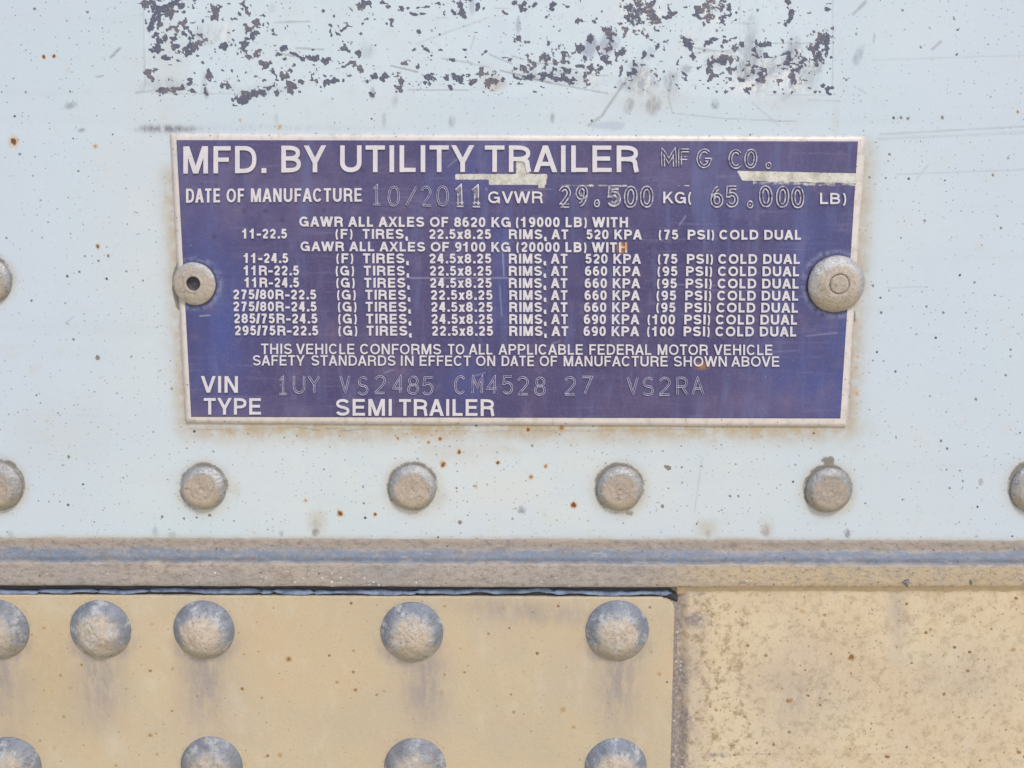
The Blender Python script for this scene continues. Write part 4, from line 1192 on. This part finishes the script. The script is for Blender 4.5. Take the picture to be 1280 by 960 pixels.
for cx, cy, r_ in SIDE:
    k = r_ / 30
    prof = [(29.8 * k, -1), (29.9 * k, 2.0), (29.2 * k, 3.6), (28 * k, 5.0), (26 * k, 6.8), (22.5 * k, 8.6), (19 * k, 9.3), (10 * k, 9.6), (.4, 9.7)]
    o = lathe('flat_rivet', prof, cx, cy, 0, M_FLAT, 31, 72, 1.3)
    tag(o, 'lone grey rivet at the left edge level with the hollow rivet', 'rivet')

dome_labels = ['domed rivet in the top row cut by the left edge of the photo', 'domed rivet with dark crown pit second from left in the top row', 'domed rivet below the left flat rivet in the top row of the gusset', 'domed rivet with a pale upper right patch midway along the top row',
               'domed rivet nearest the rounded corner of the cream gusset plate', 'domed rivet in the bottom row at the left corner of the photo', 'domed rivet in the bottom row second from left', 'domed rivet in the bottom row third from left', 'domed rivet in the bottom row nearest the gusset right edge']
for i, (cx, cy, r_) in enumerate(DOME):
    H = 16.5
    H += random.Random(i).uniform(-1.5, 1.5)
    prof = [(r_ + .2, -1), (r_, 1.2)]
    for k in range(1, 22):
        t = k / 22
        rr = r_ * (1 - t ** 1.25)
        prof.append((rr, 1.2 + H * (1 - (rr / r_) ** 2.05) ** .92))
    prof = prof[:-1] + [(2.6, H + .9), (1.3, H + .1), (.4, H - .2)]
    o = lathe('dome_rivet', prof, cx, cy - .5, D_GUSSET, M_DOME, 51 + i, 80, 5.5, lopsided=random.Random(i + 9).uniform(-1.6, 1.6))
    tag(o, dome_labels[i], 'rivet', 'domed rivets on the cream gusset plate')

# hollow pop rivet, left
cx, cy, r_ = POPS[0]
root = bpy.data.objects.new('pop_rivet', None)
COL.objects.link(root)
root.location = P(cx, cy, D_FIELD)
bpy.context.view_layer.update()
tag(root, 'hollow rivet with an open bore on the left edge of the data plate', 'rivet')
prof = [(26, 1.2), (26.3, 2.2), (26, 3.2), (25, 4.0), (22, 5.0), (18, 5.9), (14, 6.6), (12.6, 6.4), (11.8, 6.9), (10.2, 7.3), (9.2, 7.2), (8.6, 6.2), (8.3, 3.5), (8.1, .6), (8.0, .4)]
prof = [(24, -.5)] + prof
lathe('rivet_flange', prof[:-1], cx, cy, D_FIELD, M_POP, 81, 72, .5, root, lopsided=.5)
lathe('rivet_bore', [(8.6, 5.4), (8.0, 2.5), (7.6, 1.2), (5, .9), (3.4, 1.3), (1.5, 1.6), (.4, 1.7)], cx, cy, D_FIELD, M_HOLE, 82, 40, .2, root)
# domed blind rivet, right
cx, cy, r_ = POPS[1]
root = bpy.data.objects.new('blind_rivet', None)
COL.objects.link(root)
root.location = P(cx, cy, D_FIELD)
bpy.context.view_layer.update()
tag(root, 'large domed rivet with a ringed centre on the right edge of the plate', 'rivet')
prof = [(31, -.5), (34.4, 1.5), (35, 2.6), (34.6, 3.8), (33.4, 5.2)]
for k in range(1, 10):
    rr = 33.4 - (33.4 - 13.5) * k / 9
    prof.append((rr, 5.2 + 8.0 * (1 - ((rr - 13.5) / 19.9) ** 1.8)))
prof += [(12.4, 12.6), (11.9, 10.5), (11.5, 9.6)]
lathe('rivet_head', prof, cx, cy, D_FIELD, M_POP, 91, 80, 1.2, root)
lathe('rivet_pin', [(11.7, 9.0), (11.5, 12.0), (10.8, 13.2), (9.4, 13.7), (6, 13.8), (2.5, 14.0), (.4, 14.0)], cx, cy, D_FIELD, M_POP, 92, 48, .9, root)


# ------------------------------------------------------------------ rail, base panel, gusset plate, sealant
def build_rail():
    xs = np.concatenate([np.arange(-1200, -200, 40.), np.arange(-200, 1481, 3.0), np.arange(1520, 2481, 40.)])
    pr = [(-1.2, -3), (-.6, .6), (0, 1.6), (.6, 2.2), (3, 2.4), (6, 2.6), (9, 2.8), (12, 3.1), (13.5, 3.8), (15, 4.8), (17, 6.2), (19, 7.6), (21, 9.0), (23, 9.6), (25, 10.0), (27, 10.1), (28.2, 10.6), (29.0, 13.4), (30.2, 15.4),
          (33, 15.5), (37, 15.6), (41, 15.6), (45, 15.6), (49, 15.5), (53, 15.3), (56.5, 15.0), (58, 14.2), (58.8, 13.0)]
    off = np.array([p[0] for p in pr])[:, None]
    dep = np.array([p[1] for p in pr])[:, None]
    X = np.broadcast_to(xs[None], (len(pr), len(xs)))
    sh = sstep(700, 1280, xs) * -1.0
    bx = np.where(off > 40, sh[None] * 2.0, 0)
    Y = rail_top(xs)[None] + off + bx + (fbm(X, off * 3 + X * 0, 30, 3, 5) - .5) * 1.4 * sstep(-1, 2, off)
    d = dep + (fbm(X, Y, 16, 4, 9) - .5) * 1.3 * sstep(0, 3, off)
    pts = P(X, Y, d)
    # close the underside back to the wall
    back = pts[-1:].copy()
    back[..., 1] = -.5 * S
    pts = np.concatenate([pts, back], 0)
    offx = np.concatenate([off, [[60]]], 0)
    Xf = np.broadcast_to(xs[None], pts.shape[:2])
    ow = offx + (fbm(Xf, offx * 2.5 + 0 * Xf, 22, 4, 33) - .5) * 9
    brownm = .8 * sstep(14, 4, ow)
    sky_sheen = sstep(9, 16, ow) * sstep(31, 26, offx + (fbm(Xf, offx * 2 + 0 * Xf, 14, 4, 35) - .5) * 5)  # painted band on the ledge imitating its reflection of the sky
    spark = np.broadcast_to(sstep(34, 44, offx), pts.shape[:2]) * (.35 + .65 * sstep(150, 250, Xf) * sstep(620, 450, Xf))
    ochre = sstep(760, 950, Xf) * np.broadcast_to(sstep(29, 34, offx), pts.shape[:2]) * .8
    o = sheet('edge_rail', pts, 2 * S, M_RAIL, {'wear_a': (brownm, sky_sheen, spark, ochre)})
    tag(o, 'weathered aluminium edge rail with a ledge running across below the white panel', 'rail')


build_rail()


def build_base():
    f = Field(-200, 1480, 716, 1110, 1.5, side=1000, down=320)
    X, Y = f.X, f.Y
    grey, brown, rust, dark = f.zero(), f.zero(), f.zero(), f.zero()
    brown = .30 + 1.0 * sstep(980, 860, X) * (.4 + fbm(X, Y, 60, 3, 3)) + .25 * np.exp(-((Y - 900) / 50) ** 2) * sstep(980, 900, X)
    brown = brown * (.5 + fbm(X, Y, 120, 3, 6))
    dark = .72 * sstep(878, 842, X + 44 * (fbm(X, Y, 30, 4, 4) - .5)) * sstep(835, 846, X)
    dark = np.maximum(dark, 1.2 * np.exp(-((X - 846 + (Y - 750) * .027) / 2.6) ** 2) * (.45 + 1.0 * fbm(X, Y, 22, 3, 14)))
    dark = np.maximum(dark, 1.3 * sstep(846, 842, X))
    dark = np.maximum(dark, .75 * np.exp(-(((X - 868) / 22) ** 2 + ((Y - 776) / 12) ** 2)))
    dark = np.maximum(dark, .6 * np.exp(-(((X - 900) / 26) ** 2 + ((Y - 944) / 5) ** 2)))
    dark = np.maximum(dark, .5 * np.exp(-(((X - 890) / 40) ** 2 + ((Y - 735) / 7) ** 2)))
    grey = .55 * np.exp(-(((X - 1122) / 13) ** 2)) * sstep(880, 760, Y)
    grey = np.maximum(grey, .45 * np.exp(-(((X - 1000) / 60) ** 2 + ((Y - 870) / 60) ** 2)))
    grey = np.maximum(grey, .45 * np.exp(-(((X - 1200) / 70) ** 2 + ((Y - 850) / 40) ** 2)) * .8)
    grey = np.maximum(grey, .4 * sstep(900, 860, X))
    for y, x0, x1, a in [(782, 852, 1000, .55), (942, 850, 1130, .6), (840, 960, 1010, .2), (786, 1140, 1250, .25), (776, 1000, 1180, .2)]:
        f.line(dark, x0, y, x1, y + 1, .8, a, 7, .35)
    for cx, cy, r_, a in [(1065, 822, 5, .85), (985, 876, 4, .7), (1266, 812, 4, .55), (1040, 753, 2, .4), (1160, 916, 5, .4), (1193, 809, 3, .9), (1003, 765, 4, .5), (1029, 780, 4, .5), (1049, 778, 4, .4), (1135, 772, 3.5, .4), (1109, 946, 3.5, .85), (1273, 940, 4, .7), (1270, 748, 3, .8), (920, 765, 2, .7)]:
        f.ell(rust, cx, cy, r_, r_ * .8, a, .6, .5, 4, int(cx) % 40)
    pts = P(X, Y, D_BASE + 6.0 * sstep(847, 862, X) + (fbm(X, Y, 200, 2, 12) - .5) * 1.0)
    o = sheet('lower_panel', pts, 14 * S, M_TAN, {'wear_a': (np.clip(grey, 0, 1), np.clip(brown, 0, 1), rust, dark)})
    tag(o, 'cream painted lower panel freckled with brown stains right of the riveted gusset plate', 'panel')


build_base()


def build_gusset():
    nx, ny = 1050, 300
    u, v = np.meshgrid(np.linspace(0, 1, nx), np.linspace(0, 1, ny) ** 1.6)
    Y0 = 743.2 + v * 680
    xr = 843.5 - (Y0 - 750) * .027
    rad = 15
    dy = np.clip(rad - (Y0 - 745), 0, rad)
    xr = xr - (rad - np.sqrt(np.maximum(rad * rad - dy * dy, 0)))
    X = -1200 + (1 - (1 - u) ** 1.6) * (xr + 1200)
    Y = Y0 + 4.6 * X / 1280
    ed = np.minimum(Y0 - 743.2, (xr - X))
    d = D_GUSSET - 1.6 * (1 - sstep(0, 2.4, ed)) + (fbm(X, Y, 180, 2, 15) - .5) * .9
    z = np.zeros_like(X)
    grey, brown, rust, dark = z.copy(), z.copy(), z.copy(), z.copy()
    n1 = fbm(X, Y, 40, 3, 18)
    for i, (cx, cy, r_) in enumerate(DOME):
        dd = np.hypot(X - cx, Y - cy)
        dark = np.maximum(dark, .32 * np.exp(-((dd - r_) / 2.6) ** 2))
        if cy < 900:    # dust runs washed down from the upper row
            w_ = 24 + 8 * n1
            x_ = cx + (0 if i != 3 else 16)
            run = np.exp(-((X - x_) / w_) ** 2) * sstep(cy - 5, cy + 40, Y) * sstep(cy + 160, cy + 60, Y)
            grey = np.maximum(grey, run * .95)
            grey = np.maximum(grey, .8 * np.exp(-((dd - r_) / 9) ** 2) * sstep(cy, cy + 30, Y))
    grey = np.maximum(grey, .75 * np.exp(-(((X - 660) / 90) ** 2 + ((Y - 762 - (X - 640) * .09) / 16) ** 2)))
    grey = np.maximum(grey, .55 * np.exp(-(((X - 10) / 30) ** 2 + ((Y - 870) / 60) ** 2)))
    brown = .30 * np.exp(-(((X - 60) / 60) ** 2 + ((Y - 840) / 90) ** 2)) + .22 * fbm(X, Y, 90, 3, 19)
    brown = np.maximum(brown, .5 * sstep(8, 0, ed) * n1)
    rs = random.Random(3)
    RU = [(361, 824, 5.5, .85), (421, 853, 4, .7), (350, 944, 5, .7), (188, 919, 4.5, .75), (88, 860, 4, .6), (55, 785, 3.5, .75), (190, 780, 3, .6), (305, 818, 3, .6), (298, 791, 3, .7), (704, 887, 6, .6), (717, 909, 4, .7), (422, 853, 3, .8), (552, 866, 4, .6), (480, 864, 3, .7), (824, 842, 4, .7), (629, 760, 4, .5), (585, 832, 3, .6), (708, 834, 3, .6), (102, 831, 3, .9), (76, 793, 1.6, 1), (68, 935, 5, .5), (145, 957, 3, .8), (760, 879, 3, .6), (333, 903, 2, 1), (362, 877, 2, .9), (195, 917, 2, 1), (342, 760, 1.5, 1), (303, 760, 1.5, .9)]
    for cx, cy, r_, a in RU:
        rust = np.maximum(rust, a * np.exp(-(((X - cx) / r_) ** 2 + ((Y - cy) / (r_ * .85)) ** 2) * 1.4))
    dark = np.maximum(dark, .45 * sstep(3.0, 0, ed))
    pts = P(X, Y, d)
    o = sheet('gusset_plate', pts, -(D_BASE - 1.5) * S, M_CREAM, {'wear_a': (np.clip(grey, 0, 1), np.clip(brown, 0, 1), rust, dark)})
    tag(o, 'cream painted gusset plate with rounded corner and two rows of domed rivets', 'plate')


build_gusset()


def build_sealant():
    # black joint under the rail, left of the gusset corner
    xs = np.concatenate([np.arange(-1200, -200, 20.), np.arange(-200, 849, 3.0)])
    rows = np.array([0, .25, .5, .75, 1.0])[:, None]
    yt = 729 + xs * .0036
    yt = yt + sstep(832, 849, xs) * 11
    yb = 744 + xs * .0036 + sstep(830, 848, xs) * 5
    X = np.broadcast_to(xs[None], (5, len(xs)))
    Y = yt + (yb - yt) * rows
    d = 2.4 + 1.6 * (fbm(X, Y, 12, 3, 22) - .5) + 1.2 * np.sin(rows * math.pi)
    o = sheet('joint_sealant', P(X, Y, d), -.2 * S, M_SEAL, {})
    tag(o, 'black sealant joint in the gap between the rail and the gusset plate', 'sealant')
    # torn blue-grey skin hanging along the joint, in lengths
    V, F = [], []
    cuts = [-1190, -800, -430, -200, -60, 48, 122, 186, 325, 342, 392, 520, 690, 838]
    for k, (a, b) in enumerate(zip(cuts[:-1], cuts[1:])):
        xx = np.arange(a - 3 - 4 * (k % 3), b + 2, 2.5)
        xx = xx[xx < 841]
        ym = 738.8 + xx * .0036 + (.9, -.7, .2, -1.2)[k % 4] - 1.6 * sstep(350, 800, xx)
        wv = (fbm(xx, xx * 0 + k * 3.1, 26, 3, 5) - .5) * 6.0
        wd = 1.4 + 4.6 * fbm(xx, xx * 0 + k * 1.7, 30, 3, 9)
        ends = np.minimum(sstep(a, a + 4, xx), sstep(b, b - 5, xx))
        wd = np.clip(wd * (.25 + .75 * ends), .5, 6)
        base = len(V)
        dd = 6.0 + 1.8 * (vnoise(xx / 15, xx * 0 + k, 12) - .5)
        for i in range(len(xx)):
            y0 = ym[i] + wv[i] * .6 - wd[i] * .75
            y1 = ym[i] + wv[i] + wd[i] * .75
            V += [(xx[i], y0 + 0, dd[i] - 1.2), (xx[i], (y0 + y1) / 2, dd[i] + .3), (xx[i], y1, dd[i] + 1.2), (xx[i], y1 + .4, dd[i] + .4), (xx[i], y0, dd[i] - 2.4)]
        for i in range(len(xx) - 1):
            for j in range(5):
                q = (j + 1) % 5
                F.append((base + 5 * i + j, base + 5 * i + q, base + 5 * i + 5 + q, base + 5 * i + 5 + j))
        e = base + 5 * (len(xx) - 1)
        F.append(tuple(base + j for j in range(5)))
        F.append(tuple(e + 4 - j for j in range(5)))
    V = np.array(V)
    s = mesh_obj('torn_skin', P(V[:, 0], V[:, 1], V[:, 2]), F, M_FILM, o, True)
    # ochre bead under the rail to the right of the corner
    xs = np.concatenate([np.arange(846, 1481, 3.0), np.arange(1500, 2481, 20.)])
    pr = [(-4, 14.6), (-2, 14.2), (0, 13.4), (2, 12.2), (4, 10.8), (6, 9.4), (8, 8.2), (10, 7.2), (12, 6.2), (14, 5)]
    off = np.array([p[0] for p in pr])[:, None]
    dep = np.array([p[1] for p in pr])[:, None]
    X = np.broadcast_to(xs[None], (len(pr), len(xs)))
    Y = 728.5 + off + (fbm(X, off * 2, 18, 4, 25) - .5) * 6.5
    d = dep + (fbm(X, Y, 14, 3, 26) - .5) * 2.2
    o2 = sheet('sealant_bead', P(X, Y, d), -.2 * S, M_BEAD, {})
    tag(o2, 'ochre sealant bead along the underside of the rail at right', 'sealant')


build_sealant()


def chip(name, cx, cy, pts2, d0, label):
    """a bent sliver of metal: front outline in pixels with a raised middle"""
    V = [(cx + x, cy + y, d0 + h) for x, y, h in pts2]
    n = len(V)
    V += [(cx + x * .9, cy + y * .9, d0 - 3) for x, y, h in pts2]
    mid = (cx + 1, cy, d0 + 4.5)
    V.append(mid)
    F = [(i, (i + 1) % n, 2 * n) for i in range(n)] + [(i, n + i, n + (i + 1) % n, (i + 1) % n) for i in range(n)]
    W = P(np.array(V)[:, 0], np.array(V)[:, 1], np.array(V)[:, 2])
    c = P(cx, cy, d0)
    o = mesh_obj(name, W - c, F, M_CHIP)
    o.location = c
    tag(o, label, 'chip')


chip('metal_chip', 1131, 728.5, [(-9, -2, .5), (-2, -4.5, 2), (5, -5, 3), (7, 0, 2), (4, 6, 1), (-1, 4, 1), (-5, 1, .5)], 13, 'larger dark metal chip stuck under the rail edge at right')
chip('metal_chip', 1213, 728, [(-4, -1, .5), (-1, -5, 2), (2, -3, 2), (4, 1, 1.5), (1, 5, 1), (-2, 2, .5)], 13, 'smaller dark metal chip under the rail nearest the right edge')
